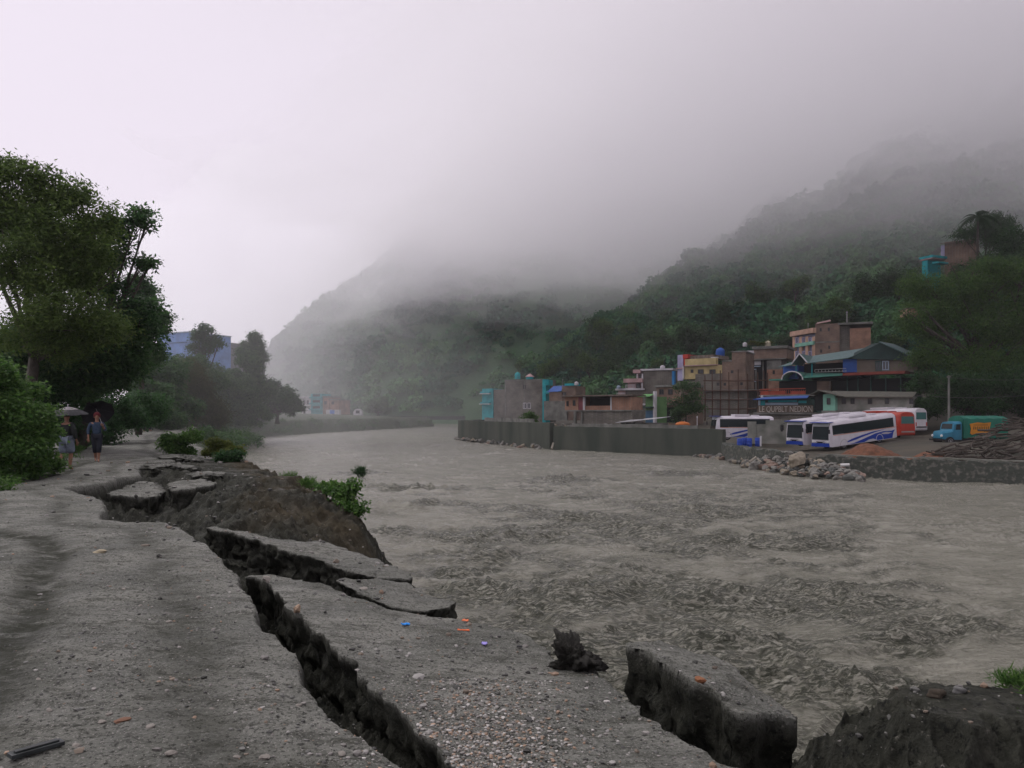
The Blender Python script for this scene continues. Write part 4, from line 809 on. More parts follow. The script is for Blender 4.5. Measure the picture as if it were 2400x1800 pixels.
def brick(name, c, c2, mortar, sc=1.0):
    """courses of brick in object space, stained"""
    m = bpy.data.materials.new(name); m.use_nodes = True; nt = m.node_tree; N = nt.nodes; L = nt.links; b_ = N['Principled BSDF']; b_.inputs['Roughness'].default_value = .9
    tc = N.new('ShaderNodeTexCoord'); sx = N.new('ShaderNodeSeparateXYZ'); L.new(tc.outputs['Object'], sx.inputs[0]); cm = N.new('ShaderNodeCombineXYZ')
    ad = N.new('ShaderNodeMath'); ad.operation = 'ADD'; L.new(sx.outputs['X'], ad.inputs[0]); L.new(sx.outputs['Y'], ad.inputs[1]); L.new(ad.outputs[0], cm.inputs['X']); L.new(sx.outputs['Z'], cm.inputs['Y'])
    br = N.new('ShaderNodeTexBrick'); br.inputs['Scale'].default_value = 2.2 * sc; br.inputs['Color1'].default_value = (*c, 1); br.inputs['Color2'].default_value = (*c2, 1); br.inputs['Mortar'].default_value = (*mortar, 1); br.inputs['Mortar Size'].default_value = .03
    L.new(cm.outputs[0], br.inputs['Vector'])
    n = N.new('ShaderNodeTexNoise'); n.inputs['Scale'].default_value = .55; n.inputs['Detail'].default_value = 8; L.new(tc.outputs['Object'], n.inputs['Vector'])
    mr = N.new('ShaderNodeMapRange'); mr.inputs['From Min'].default_value = .35; mr.inputs['From Max'].default_value = .7; mr.inputs['To Min'].default_value = 1.1; mr.inputs['To Max'].default_value = .55; L.new(n.outputs['Fac'], mr.inputs['Value'])
    mu = N.new('ShaderNodeMix'); mu.data_type = 'RGBA'; mu.blend_type = 'MULTIPLY'; mu.inputs['Factor'].default_value = 1; L.new(br.outputs['Color'], mu.inputs['A']); L.new(mr.outputs['Result'], mu.inputs['B']); L.new(mu.outputs['Result'], b_.inputs['Base Color'])
    return m
M_GLASS = mat('dark_glass', (.015, .02, .025), .15, spec=.6); M_DKWOOD = mat('dark_frame', (.05, .045, .04), .7); M_WHITE = pm('white_plaster', (.55, .54, .55)); M_CONC = mat('weathered_concrete', (.20, .20, .18), .85, (.10, .105, .09), .7, .01, 8)
M_BRICK_BROWN = brick('brown_brick', (.20, .125, .085), (.15, .095, .065), (.20, .17, .14)); M_BRICK_ORANGE = brick('orange_brick', (.34, .17, .10), (.28, .14, .08), (.25, .2, .16)); M_BRICK_GREY = brick('grey_stone_brick', (.15, .135, .11), (.11, .105, .085), (.17, .16, .14), .6)
M_TEAL = pm('teal_paint', (.02, .33, .36)); M_BLUE = pm('blue_sheet', (.02, .09, .34), .5); M_PEACH = pm('peach_paint', (.52, .34, .24)); M_PINK = pm('pink_paint', (.45, .30, .29)); M_YEL = pm('yellow_paint', (.50, .41, .20)); M_LAV = pm('lavender_paint', (.38, .36, .52)); M_RED = pm('red_paint', (.45, .05, .035)); M_MINT = pm('mint_paint', (.22, .48, .36)); M_GRN = pm('green_awning', (.10, .30, .08), .6)
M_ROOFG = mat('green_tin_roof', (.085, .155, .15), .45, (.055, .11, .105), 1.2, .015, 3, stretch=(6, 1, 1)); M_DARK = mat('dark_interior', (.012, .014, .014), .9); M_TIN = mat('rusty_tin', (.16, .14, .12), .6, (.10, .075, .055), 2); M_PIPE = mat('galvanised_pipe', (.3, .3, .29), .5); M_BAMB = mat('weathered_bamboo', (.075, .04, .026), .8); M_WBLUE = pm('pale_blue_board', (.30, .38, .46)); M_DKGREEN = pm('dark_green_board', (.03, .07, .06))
M_WALLC = mat('mossy_concrete', (.075, .082, .066), .85, (.040, .050, .040), .35, .03, 3, stretch=(1, 1, .25)); M_LICH = mat('lichen_roof', (.12, .115, .09), .9, (.07, .075, .06), 2.5)
def railing(f, name, mt, x0, y0, x1, y1, n, out, parent=None):
    m = MB(); h_ = (y1 - y0)
    f.box(m, x0, y0, x1, y0 + h_ * .14, out, out + .07); f.box(m, x0, y1 - h_ * .14, x1, y1, out, out + .07)
    for k in range(n + 1):
        x = x0 + (x1 - x0) * k / n; f.box(m, x - .35, y0 + h_ * .14, x + .35, y1 - h_ * .14, out + .005, out + .06)
    return fpart(f, name, m, mt, parent)
def slopes(f, name, mt, quads, th=.15, parent=None):
    """roof planes given by corners (px, py, out) with a thickness"""
    m = MB()
    for q in quads:
        p = [f.P(a, b_, c_) for a, b_, c_ in q]; n = (p[1] - p[0]).cross(p[2] - p[0]).normalized(); n = n if n.z > 0 else -n
        m.hexa([v - n * th for v in p] + p) if len(p) == 4 else m.add([v - n * th for v in p] + p, [(0, 1, 2), (3, 4, 5), (0, 1, 4, 3), (1, 2, 5, 4), (2, 0, 3, 5)])
    return fpart(f, name, m, mt, parent)
def mast(name, label, px, y0, y1, d, r=.05, mt=None):
    a, b_ = W(px, y1, d), W(px, y0, d); m = MB(); m.tube([(0, 0, 0), (0, 0, b_.z - a.z)], [r, r * .8], 8); m.tube([(0, 0, b_.z - a.z - .25), (0, 0, b_.z - a.z - .05)], r * 1.6, 8); o = m.build(name, mt or M_PIPE, smooth='auto'); o.location = a; return tag(o, label, 'pole')
def tank(name, label, px, py, d, r, mt, h=None):
    c = W(px, py, d); h = h or r * 2.2; m = MB(); rings = [[Vector((q * math.cos(2 * math.pi * k / 14), q * math.sin(2 * math.pi * k / 14), z)) for k in range(14)] for q, z in ((r, 0), (r, h * .3), (r * .96, h * .32), (r, h * .36), (r, h * .72), (r * .8, h * .9), (r * .35, h), (r * .3, h * 1.06))]
    m.loft(rings); o = m.build(name, mt, smooth='auto'); o.location = c; return tag(o, label, 'water tank')
# 1 teal trimmed block
f = house('brick_house', 'grey brick block with turquoise trim at its corners', (1156, 214), (1274, 208))
fb(f, 'wall', M_BRICK_GREY, [(1184, 890, 1274, 990, -9, 0), (1156, 913, 1184, 990, -9, -.01)]); fb(f, 'column', M_CONC, [(1183, 890, 1186, 975, 0, .06), (1228, 892, 1230, 960, 0, .05), (1184, 890, 1274, 892.5, .002, .1)])
fb(f, 'corner_bay', M_TEAL, [(1131, 911, 1157, 985, -6, .3), (1153, 911, 1157, 985, .3, .5)]); [fb(f, 'balcony', M_TEAL, [(1131, y, 1152, y + 4, .3, 1.5)]) for y in (918, 942)]; fb(f, 'balcony_slab', M_WHITE, [(1129, 922.2, 1153, 924, .28, 1.7), (1129, 946.2, 1153, 948, .28, 1.7)]); fb(f, 'pilaster', M_TEAL, [(1272, 889, 1280, 990, -3, .25), (1280, 890, 1286, 903, -3, .1), (1280, 917, 1286, 923, -3, .1)])
for x0, y0, x1, y1 in ((1226, 944, 1234, 958), (1236, 944, 1244, 958)): win(f, x0, y0, x1, y1, M_WHITE)
win(f, 1226, 902, 1232, 912); win(f, 1135, 926, 1148, 938); win(f, 1135, 950, 1148, 962)
dm = MB(); c0 = f.P(1235, 889, -2)
dm.loft([[c0 + Vector((q * math.cos(k * math.pi / 3), q * math.sin(k * math.pi / 3), z)) for k in range(6)] for q, z in ((1.3, .75), (.8, 1.15), (.15, 1.6))]); fpart(f, 'cupola_roof', dm, M_PINK)
dm = MB(); dm.loft([[c0 + Vector((1.0 * math.cos(k * math.pi / 3), 1.0 * math.sin(k * math.pi / 3), z)) for k in range(6)] for z in (0, .74)]); fpart(f, 'cupola', dm, M_TEAL)
tank('water_tank', 'turquoise water tank beside the pink cupola', 1213, 888, 210, .75, M_TEAL, 1.7); mast('roof_post', 'thin post behind the blue tarpaulin roof', 1319, 888, 912, 196, .05)
# 2 house with tarpaulin
f = house('tarpaulin_house', 'small brick house patched with a blue tarpaulin', (1276, 200), (1350, 196)); fb(f, 'wall', M_BRICK_BROWN, [(1287, 919, 1317, 985, -6, 0), (1315, 905, 1347, 985, -7, -.4)]); slopes(f, 'tarpaulin', M_BLUE, [[(1284, 919, .5), (1316, 917, .5), (1314, 903, -3), (1286, 904, -3)]], .06); fb(f, 'roof_sheet', M_TEAL, [(1324, 899, 1346, 904, -4, .2)]); fb(f, 'parapet', M_CONC, [(1276, 940, 1330, 985, .01, .35)]); win(f, 1319, 919, 1327, 928)
tank('water_tank', 'white water tank on the tarpaulin house', 1351, 903, 196, .5, M_WHITE, .9)
# 3 shed on stilts
f = house('brick_shed', 'low brick shed with an open dark bay standing on stilts', (1322, 118), (1484, 112), 'shed')
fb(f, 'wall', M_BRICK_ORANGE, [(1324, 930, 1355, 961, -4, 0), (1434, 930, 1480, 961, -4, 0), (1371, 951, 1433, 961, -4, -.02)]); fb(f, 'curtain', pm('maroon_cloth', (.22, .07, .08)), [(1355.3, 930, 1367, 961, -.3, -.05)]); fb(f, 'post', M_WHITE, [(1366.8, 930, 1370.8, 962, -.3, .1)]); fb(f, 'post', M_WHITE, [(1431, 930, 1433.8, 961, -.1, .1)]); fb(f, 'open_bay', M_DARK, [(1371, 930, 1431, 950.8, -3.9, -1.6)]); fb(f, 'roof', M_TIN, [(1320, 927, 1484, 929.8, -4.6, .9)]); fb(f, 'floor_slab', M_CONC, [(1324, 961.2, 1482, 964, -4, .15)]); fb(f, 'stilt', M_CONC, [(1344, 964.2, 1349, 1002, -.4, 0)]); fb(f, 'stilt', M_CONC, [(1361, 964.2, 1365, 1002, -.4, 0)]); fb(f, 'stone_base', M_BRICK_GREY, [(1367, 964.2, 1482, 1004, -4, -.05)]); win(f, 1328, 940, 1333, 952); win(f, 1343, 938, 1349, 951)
# 4 apartment with pink balconies
f = house('apartment_house', 'grey apartment house with pink stepped balconies and a blue corner strip', (1445, 178), (1580, 172))
fb(f, 'wall', M_BRICK_GREY, [(1508, 869, 1576, 990, -8, 0), (1466, 915, 1508, 990, -8, -.02)]); fb(f, 'cornice', M_WHITE, [(1502, 865, 1578, 869, -8, .4)])
fb(f, 'balcony_slab', M_PINK, [(1486, 867, 1503, 875, -4, .8)]); fb(f, 'balcony_slab', M_PINK, [(1464, 888, 1508, 897, -5, .9)]); fb(f, 'balcony_slab', M_WHITE, [(1445, 911, 1511, 915, -6, .9)]); fb(f, 'balcony_slab', M_WHITE, [(1480, 946, 1514, 950, -3, .9)])
fb(f, 'bay', M_PINK, [(1491, 875.3, 1508, 888, -4, -.6)]); fb(f, 'bay', M_PINK, [(1469, 897.3, 1508, 911, -5, -.6)]); fb(f, 'bay', M_PINK, [(1447, 915.3, 1466, 940, -6, -.6)]); railing(f, 'balustrade', M_WHITE, 1468, 902, 1490, 911, 7, .5); railing(f, 'balustrade', M_WHITE, 1447, 921, 1466, 931, 6, .5); fb(f, 'column', M_WHITE, [(1506, 876, 1509, 888, .3, .6), (1505, 897.4, 1508, 911, .3, .6), (1494, 876, 1496, 888, .3, .6)]); fb(f, 'corner_strip', pm('bright_blue_paint', (.03, .22, .50)), [(1575.5, 870, 1581, 906, -1, .2)]); win(f, 1496.5, 877, 1505, 887); win(f, 1491, 899, 1501, 910)
tank('water_tank', 'white water tank on the roof of the pink balconied house', 1553, 865, 174, .55, M_WHITE, .8); tank('water_tank', 'small pale water tank on the lowest pink balcony', 1450, 911, 176, .45, M_WBLUE, .7)
# 5 green shop
f = house('shop', 'narrow shop with a green awning and white post', (1508, 128), (1560, 124), 'shop'); fb(f, 'wall', pm('shop_green', (.12, .24, .09)), [(1513, 930, 1532, 1000, -3, 0)]); fb(f, 'post', M_WHITE, [(1532, 917, 1536.5, 1000, -.3, .15)]); slopes(f, 'awning', M_GRN, [[(1506, 930, 1.2), (1533, 929, 1.2), (1533, 923, -.2), (1510, 923.5, -.2)]], .08); fb(f, 'shutter', pm('blue_shutter', (.05, .12, .20), .5), [(1514, 962, 1531.8, 999, -.1, .08)]); fb(f, 'canopy', M_DKGREEN, [(1512, 953, 1534, 956, 0, .9)])
f = house('brick_house', 'low brown brick shop with a rusty roof edge', (1537, 134), (1606, 130)); fb(f, 'wall', M_BRICK_BROWN, [(1537.5, 908, 1604, 1000, -6, 0)]); fb(f, 'roof_edge', M_TIN, [(1534, 947, 1606, 950, 0, 1.1)]); fb(f, 'roof', M_CONC, [(1536, 903, 1606, 907.8, -6, .3)]); fb(f, 'brick_patch', M_BRICK_ORANGE, [(1575, 931, 1603, 945, 0, .06)]); fb(f, 'dark_opening', M_DARK, [(1542, 955, 1596, 990, 0, .03)]); win(f, 1545, 912, 1556, 925); win(f, 1566, 912, 1577, 925)
# 6 yellow house
f = house('plastered_house', 'yellow plastered house with red parapet and lavender side', (1588, 158), (1692, 152)); fb(f, 'side_wall', M_LAV, [(1588, 832, 1601, 892, -6, 0)]); fb(f, 'ledge', M_PINK, [(1586, 862.5, 1602, 865, -.3, .35)]); fb(f, 'red_parapet', M_RED, [(1601, 831, 1613, 840, -5, .15), (1603, 840.2, 1609, 856, -5, .1)]); fb(f, 'parapet', M_YEL, [(1609.2, 842.5, 1681, 857, -.4, .7)]); fb(f, 'soffit', M_PINK, [(1604, 857.2, 1681, 859, -4, .7)]); fb(f, 'wall', M_YEL, [(1602, 859.2, 1692, 889, -8, -.05)]); fb(f, 'roof', M_TIN, [(1613.5, 833, 1668, 842, -8, -.8)]); fb(f, 'lower_wall', M_BRICK_GREY, [(1588, 892.5, 1650, 1000, -8, -.1), (1630, 877, 1692, 1000, -8, .06)]); fb(f, 'column', M_WHITE, [(1601, 859.2, 1604, 889, 0, .3)]); win(f, 1619, 866, 1625, 874); win(f, 1636, 866, 1649, 876); win(f, 1663, 866, 1677, 877)
fb(f, 'sign_edge', M_WHITE, [(1667, 837, 1681, 840, -.6, .2)]); tank('water_tank', 'dark blue water tank on the roof behind the yellow house', 1688, 838, 160, .9, M_BLUE, 1.9)
# 7 brick block with scaffold
f = house('brick_house', 'tall unplastered brick house behind bamboo scaffolding', (1640, 146), (1750, 142)); fb(f, 'wall', M_BRICK_BROWN, [(1692.5, 848, 1747, 914, -8, 0), (1715, 826, 1747, 847.8, -8, -.02)]); fb(f, 'floor_slab', M_CONC, [(1645, 914.2, 1790, 917.5, -8, .5)]); fb(f, 'lower_wall', M_BRICK_GREY, [(1648, 917.7, 1752, 1004, -8, -.2)]); fb(f, 'cornice', M_CONC, [(1692, 844.5, 1714.8, 847.8, -8, .15), (1713, 823, 1749, 825.8, -8, .15)]); fb(f, 'beam', M_CONC, [(1648, 934, 1752, 937, -.19, .05)])
for x0, y0 in ((1713, 868), (1696, 897), (1735, 896), (1680, 897)): win(f, x0, y0, x0 + 6, y0 + 7)
f = house('bamboo_scaffold', 'bamboo scaffolding lashed up before the brown brick houses', (1645, 139), (1800, 136), 'scaffold')
for x, y0 in ((1652, 880), (1669, 870), (1688, 868), (1708, 872), (1730, 866), (1752, 876), (1776, 872), (1790, 868), (1799, 874)):
    m = MB(); m.tube([f.P(x, 1003, 0), f.P(x + .8, (y0 + 1003) / 2, .05), f.P(x, y0, 0)], [.13, .12, .09], 6); fpart(f, 'pole', m, M_BAMB)
for y in (892, 915.5, 936, 958): 
    m = MB(); m.tube([f.P(1648, y, .1), f.P(1720, y + 1, .12), f.P(1801, y - 1, .1)], .10, 6); fpart(f, 'ledger', m, M_BAMB)
# 8 brick house with white attic and dark balconies
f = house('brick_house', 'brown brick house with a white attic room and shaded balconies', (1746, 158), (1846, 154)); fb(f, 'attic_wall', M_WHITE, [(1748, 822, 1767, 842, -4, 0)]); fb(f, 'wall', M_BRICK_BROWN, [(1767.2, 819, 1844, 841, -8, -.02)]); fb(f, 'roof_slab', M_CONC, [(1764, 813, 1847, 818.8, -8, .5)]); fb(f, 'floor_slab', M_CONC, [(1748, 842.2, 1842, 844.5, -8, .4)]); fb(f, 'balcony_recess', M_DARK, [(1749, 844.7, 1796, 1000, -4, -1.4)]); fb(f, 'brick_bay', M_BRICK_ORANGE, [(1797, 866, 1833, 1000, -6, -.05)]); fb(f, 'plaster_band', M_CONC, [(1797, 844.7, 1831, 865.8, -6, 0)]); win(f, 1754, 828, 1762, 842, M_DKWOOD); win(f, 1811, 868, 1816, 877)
for y in (858, 865, 893): fb(f, 'balcony_rail', M_WBLUE, [(1750, y, 1772 if y > 860 else 1782, y + 2.2, -.3, .1)])
fb(f, 'hanging_sheet', M_WHITE, [(1767, 845, 1782, 855, -.6, -.5)]); fb(f, 'column', M_CONC, [(1770, 868, 1772.5, 998, -.3, -.05), (1787, 845, 1789, 998, -.3, -.05)])
tank('water_tank', 'pale cream water tank among the roof plants', 1800, 812, 158, .6, pm('cream_plastic', (.55, .50, .36)), 1.1); tank('water_tank', 'small white water tank at the left end of the planted roof', 1746, 812, 158, .45, M_WHITE, .8)
bl = [PB(x, 806 - (x % 7) * .5, 158, 5.5, .7) for x in range(1762, 1806, 6)]; tree('roof_plants', 'row of green potted plants on the brown brick house roof', bl, W(1784, 812, 158), 1800, .3, 'yellow', 790, 0, 'plants', clump=.3)
# 9 peach block and brick tower
f = house('apartment_house', 'peach painted block with rows of dark blue windows', (1857, 168), (1910, 160)); fb(f, 'wall', pm('dim_blue_wall', (.16, .17, .22)), [(1859, 789, 1910, 880, -8, -.35)]); m = MB(); f.box(m, 1856, 789, 1911, 778, -8, .5); fpart(f, 'parapet', m, M_PEACH)
fb(f, 'floor_band', M_MINT, [(1866, 806, 1910, 814, -.34, .35)])
for x in (1858, 1873.5, 1888, 1904): fb(f, 'column', M_PEACH, [(x, 789.3, x + 6, 880, -.5, .06)])
for y in (791, 823):
    for x in (1865, 1880.5, 1895.5): win(f, x, y, x + 7.5, y + 14, M_LAV)
f = house('brick_house', 'tall bare brick house rising over the green roof', (1910, 160), (2044, 156)); fb(f, 'wall', M_BRICK_BROWN, [(1910.5, 760, 1968, 880, -9, 0)]); fb(f, 'side_wall', M_BRICK_ORANGE, [(1992, 769, 2041, 880, -9, -.4)]); fb(f, 'recess_wall', M_BRICK_GREY, [(1968.2, 762, 1991.8, 880, -9, -1)]); fb(f, 'roof_slab', M_CONC, [(1964, 757, 2046, 761.8, -9, .3)]); fb(f, 'floor_band', M_CONC, [(1910, 801, 1968, 804, 0, .08)]); slopes(f, 'tin_roof', pm('faded_pink_tin', (.36, .22, .19), .5), [[(1912, 760, .4), (1947, 753, .4), (1946, 744, -4), (1914, 751, -4)]], .08)
for x, y in ((1921, 769), (1940, 768), (1922, 819), (1941, 810)): win(f, x, y, x + 5, y + 8)
mast('antenna_mast', 'pale antenna mast on the bare brick house roof', 1985, 730, 758, 158, .12); mast('antenna_mast', 'thin mast on the peach block roof', 1894, 757, 780, 164, .05)
# 10 restaurant
f = house('restaurant', 'large two storey restaurant under a green tin roof', (1832, 124), (2150, 110), 'restaurant')
slopes(f, 'roof', M_ROOFG, [[(1832, 860, 1.2), (1870, 855, 1.2), (1887, 832, -2.5), (1850, 843, -2.5)], [(1904, 851, 1.2), (1992, 840, 1.2), (2066, 801, -4.5), (1888, 832, -2.5)]], .12)
slopes(f, 'gable', M_ROOFG, [[(1868, 855, 1.9), (1872, 856, -1), (1889, 833, -2.4), (1887, 830, 1.9)], [(1887, 830, 1.9), (1889, 833, -2.4), (1906, 852, -1), (1905, 852, 1.9)]], .1)
m = MB()
for a, b_ in (((1869, 854), (1887, 830.5)), ((1887, 830.5), (1905, 851))): m.tube([f.P(*a, 1.95), f.P(*b_, 1.95)], .09, 6)
fpart(f, 'gable_trim', m, M_WHITE)
M_DKG2 = pm('gable_board', (.02, .045, .04)); m = MB(); p = [f.P(1992, 841, .6), f.P(2155, 845, .2), f.P(2066, 802.5, .2)]; q = [v + Vector((0, 3, 0)) for v in p]; m.add(p + q, [(0, 1, 2), (3, 5, 4), (0, 1, 4, 3), (1, 2, 5, 4), (2, 0, 3, 5)]); fpart(f, 'end_gable', m, M_DKG2)
slopes(f, 'roof_far_side', M_ROOFG, [[(2066, 801, 1.0), (2066, 801, -5), (2175, 850, -5), (2175, 850, 1.0)]], .12)
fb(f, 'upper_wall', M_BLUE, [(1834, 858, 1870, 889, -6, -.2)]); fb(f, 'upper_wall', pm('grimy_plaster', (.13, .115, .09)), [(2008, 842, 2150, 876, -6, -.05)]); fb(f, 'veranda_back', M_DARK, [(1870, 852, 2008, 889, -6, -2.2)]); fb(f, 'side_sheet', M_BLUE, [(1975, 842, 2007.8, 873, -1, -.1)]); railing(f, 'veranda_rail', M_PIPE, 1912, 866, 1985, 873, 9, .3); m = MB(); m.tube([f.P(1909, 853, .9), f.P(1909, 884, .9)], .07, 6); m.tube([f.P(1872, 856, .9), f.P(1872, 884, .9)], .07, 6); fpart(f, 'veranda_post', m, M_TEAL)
win(f, 2052, 846, 2066, 870, M_DKGREEN); win(f, 2068, 846, 2084, 868, M_WBLUE); fb(f, 'lower_roof', pm('green_canopy', (.06, .24, .18), .5), [(1815, 889.5, 1848, 893, -4, 1.8)]); slopes(f, 'lower_roof', mat('green_canopy', (.06, .24, .18)), [[(1896, 886, 1.8), (1984, 880, 1.8), (1986, 874, -.5), (1884, 874, -.5)]], .08)
arc = [(1871.5 + 24.5 * math.cos(t), 891 - 19 * math.sin(t)) for t in np.linspace(math.pi, 0, 13)]
m = MB()
for a, b_ in zip(arc, arc[1:]): m.hexa([f.P(*a, -1), f.P(*b_, -1), f.P(*b_, 2.1), f.P(*a, 2.1)] + [f.P(a[0], a[1] - 1.2, -1), f.P(b_[0], b_[1] - 1.2, -1), f.P(b_[0], b_[1] - 1.2, 2.1), f.P(a[0], a[1] - 1.2, 2.1)])
fpart(f, 'arched_canopy', m, mat('green_canopy', (.06, .24, .18)))
m = MB(); m.tube([f.P(*a, 2.15) for a in arc], .1, 6); fpart(f, 'arch_trim', m, M_WHITE)
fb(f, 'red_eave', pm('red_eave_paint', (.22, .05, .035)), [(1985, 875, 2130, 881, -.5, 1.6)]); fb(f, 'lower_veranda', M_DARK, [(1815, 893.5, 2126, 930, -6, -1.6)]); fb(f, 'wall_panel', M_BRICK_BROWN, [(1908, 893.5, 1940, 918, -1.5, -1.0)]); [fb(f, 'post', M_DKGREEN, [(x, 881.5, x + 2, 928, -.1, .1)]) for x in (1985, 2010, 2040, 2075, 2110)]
railing(f, 'red_railing', pm('red_lattice', (.34, .07, .04)), 1788, 912, 1894, 926, 24, .9); fb(f, 'red_panel', mat('red_lattice', (.34, .07, .04)), [(1789, 917, 1847, 924, .85, .895), (1860, 917, 1893, 924, .85, .895)]); fb(f, 'terrace_slab', M_CONC, [(1786, 926.2, 1960, 929.5, -6, 1.1)])
fb(f, 'base_wall', M_DKGREEN, [(1815, 931, 2126, 1000, -6, -1.0)])
# 11 sign house under the blue roof
f = house('sign_house', 'low wooden house with large painted letters under a blue roof', (1776, 112), (1908, 108), 'house'); slopes(f, 'roof', M_BLUE, [[(1770, 936, 1.2), (1896, 932, 1.2), (1890, 926, -1.8), (1784, 930, -1.8)]], .1); fb(f, 'wall', M_DKGREEN, [(1778, 936, 1900, 972, -4, -.1)]); fb(f, 'panel', M_WBLUE, [(1777, 938, 1782, 950, -.1, .02), (1794, 944, 1870, 949.5, -.1, .03)]); fb(f, 'panel', M_TEAL, [(1783, 939, 1793, 950, -.1, .02), (1871, 939, 1890, 945, -.1, .02), (1800, 938, 1868, 943, -.1, .01)]); sb = fb(f, 'sign_board', pm('wood_sign_board', (.15, .12, .09)), [(1776, 950.2, 1906, 966.5, -.1, .06)])
txt = bpy.data.curves.new('letters', 'FONT'); txt.body = 'LE QUPBLT NEDION'; txt.size = 1.0; txt.extrude = .012; txt.materials.append(mat('sign_paint', (.44, .41, .36), .7)); tc_ = link(bpy.data.objects.new('letters_curve', txt)); bpy.context.view_layer.update(); tm = bpy.data.meshes.new_from_object(tc_.evaluated_get(bpy.context.evaluated_depsgraph_get())); bpy.data.objects.remove(tc_); tm.materials.clear(); tm.materials.append(mat('sign_paint', (.44, .41, .36), .7)); to = link(bpy.data.objects.new('letters', tm)); bpy.context.view_layer.update()
a, b_ = f.P(1779, 965.5, .075), f.P(1903, 965.5, .075); wd = to.dimensions.x; sx = (b_ - a).length / wd; hh = f.z(1779, 951.5) - f.z(1779, 965.5)
to.location = a - f.org; to.rotation_euler = (R(90), 0, math.atan2((b_ - a).y, (b_ - a).x)); to.scale = (sx, hh / .72, 1); to.parent = sb
fb(f, 'ledge', M_CONC, [(1768, 967, 1925, 971, -4, .5)]); fb(f, 'plinth', M_BRICK_GREY, [(1770, 971.2, 1925, 1010, -4, .1)]); tank('roof_lamp', 'small white tank on the corner of the blue roof', 1786, 932, 111, .18, M_WHITE, .3)
# 12 mint hut and the long low house
f = house('mint_hut', 'small mint green hut with one dark window', (1928, 103), (1958, 102), 'hut'); fb(f, 'wall', M_MINT, [(1929, 924, 1957, 962, -4, 0)]); win(f, 1938, 933, 1946.5, 948); slopes(f, 'roof', M_LICH, [[(1903, 924, .9), (1905, 924, -4), (1925, 914, -4), (1924, 914, .9)], [(1921, 914, .9), (1922, 914, -4), (1976, 928, -4), (1974, 928, .9)]], .1); fb(f, 'lean_to', M_DARK, [(1906, 926, 1928.8, 962, -4, -.6)]); fb(f, 'plinth', M_CONC, [(1926, 962.2, 1960, 1010, -4, .1)])
f = house('long_house', 'long low grey house with a row of small dark windows', (1958, 103), (2142, 98), 'house'); fb(f, 'wall', mat('stained_lime_wall', (.26, .26, .23), .85, (.13, .14, .115), .7), [(1958, 930, 2140, 960, -5, 0)]); slopes(f, 'roof', M_LICH, [[(1955, 930, .7), (2142, 930, .7), (2142, 917, -3), (1940, 915, -3)]], .1); fb(f, 'plinth', M_CONC, [(1958, 960.2, 2142, 1010, -5, .12)])
for x in (1973, 1993.5, 2034, 2074, 2131): win(f, x, 934, x + 10, 947)
f = house('retaining_wall', 'dark retaining wall above the bus yard', (1660, 109), (1960, 101), 'wall'); fb(f, 'wall', M_BRICK_GREY, [(1750, 982, 1846, 1030, -1.5, 0), (1846.2, 976, 1960, 1040, -1.5, -.03)])
# hillside houses
f = house('hillside_house', 'brown mud brick house high on the wooded slope', (2205, 172), (2288, 168)); fb(f, 'wall', M_BRICK_BROWN, [(2214, 568, 2286, 690, -7, 0)]); slopes(f, 'roof', M_TIN, [[(2204, 572, .8), (2290, 565, .8), (2284, 556, -3.5), (2214, 560, -3.5)]], .12); fb(f, 'side_wall', M_LAV, [(2205, 575, 2213.8, 600, -5, -.2)])
f = house('hillside_hut', 'bright turquoise hut half hidden by leaves on the slope', (2158, 168), (2202, 164), 'hut'); fb(f, 'wall', M_TEAL, [(2161, 612, 2174, 680, -4, 0)]); fb(f, 'roof', M_TEAL, [(2158, 604, 2190, 609, -4, .5)]); fb(f, 'side_sheet', M_TEAL, [(2186, 615, 2200, 619, -3, .2)]); fb(f, 'ledge', M_PINK, [(2159, 609.2, 2188, 611.8, -4, .4)])
f = house('hillside_hut', 'pale peach corner of a house showing through the feathery tree', (2124, 109.2), (2158, 109.2), 'house'); fb(f, 'wall', M_PEACH, [(2127, 724, 2152, 740, -2, 0)]); fb(f, 'roof', M_TIN, [(2124, 722, 2154, 723.8, -2.2, .3)])
f = house('yard_wall', 'grey lime washed wall standing before the minibus', (1750, 95), (1850, 93), 'wall'); fb(f, 'wall', mat('stained_lime_wall', (.26, .26, .23)), [(1752, 988, 1772, 1040, -.3, 0), (1772.2, 994, 1794, 1040, -.3, -.1), (1794.2, 985, 1850, 1040, -.3, 0)]); win(f, 1829, 996, 1837, 1008)
# river walls
def wall_run(name, label, pts, zt, zb, th, m, cat='wall', rough=.0, seg=.5, seed=1, parent=None):
    P = [Vector(p) for p in pts]; out = []
    for a, b_ in zip(P, P[1:]):
        n = max(1, int((b_ - a).length / seg)); out += [a.lerp(b_, k / n) for k in range(n)]
    out.append(P[-1]); n = len(out); K = 8; Vt = []
    nr_ = []
    for i, p in enumerate(out):
        d_ = (out[min(i + 1, n - 1)] - out[max(i - 1, 0)]).normalized(); nr_.append(Vector((d_.y, -d_.x)))
    for i, p in enumerate(out):
        col = []
        for k in range(K + 1):
            z = zb + (zt - zb) * k / K + (rough * .6 * float(fbm(np.array([i * .31]), np.array([seed * 3.3]), 3, seed)[0]) if k == K else 0)
            of = rough * float(fbm(np.array([i * .55 + seed]), np.array([k * .8]), 3, seed + 5)[0]); col.append((p.x + nr_[i].x * (of - .12 * k / K), p.y + nr_[i].y * (of - .12 * k / K), z))
        q = p - nr_[i] * th; col.append((q.x, q.y, col[-1][2])); col.append((q.x, q.y, zb)); Vt.append(col)
    m_ = MB(); m_.loft([[Vector(c) for c in col] for col in Vt]); o = m_.build(name, m, smooth='auto'); return tag(o, label, cat)
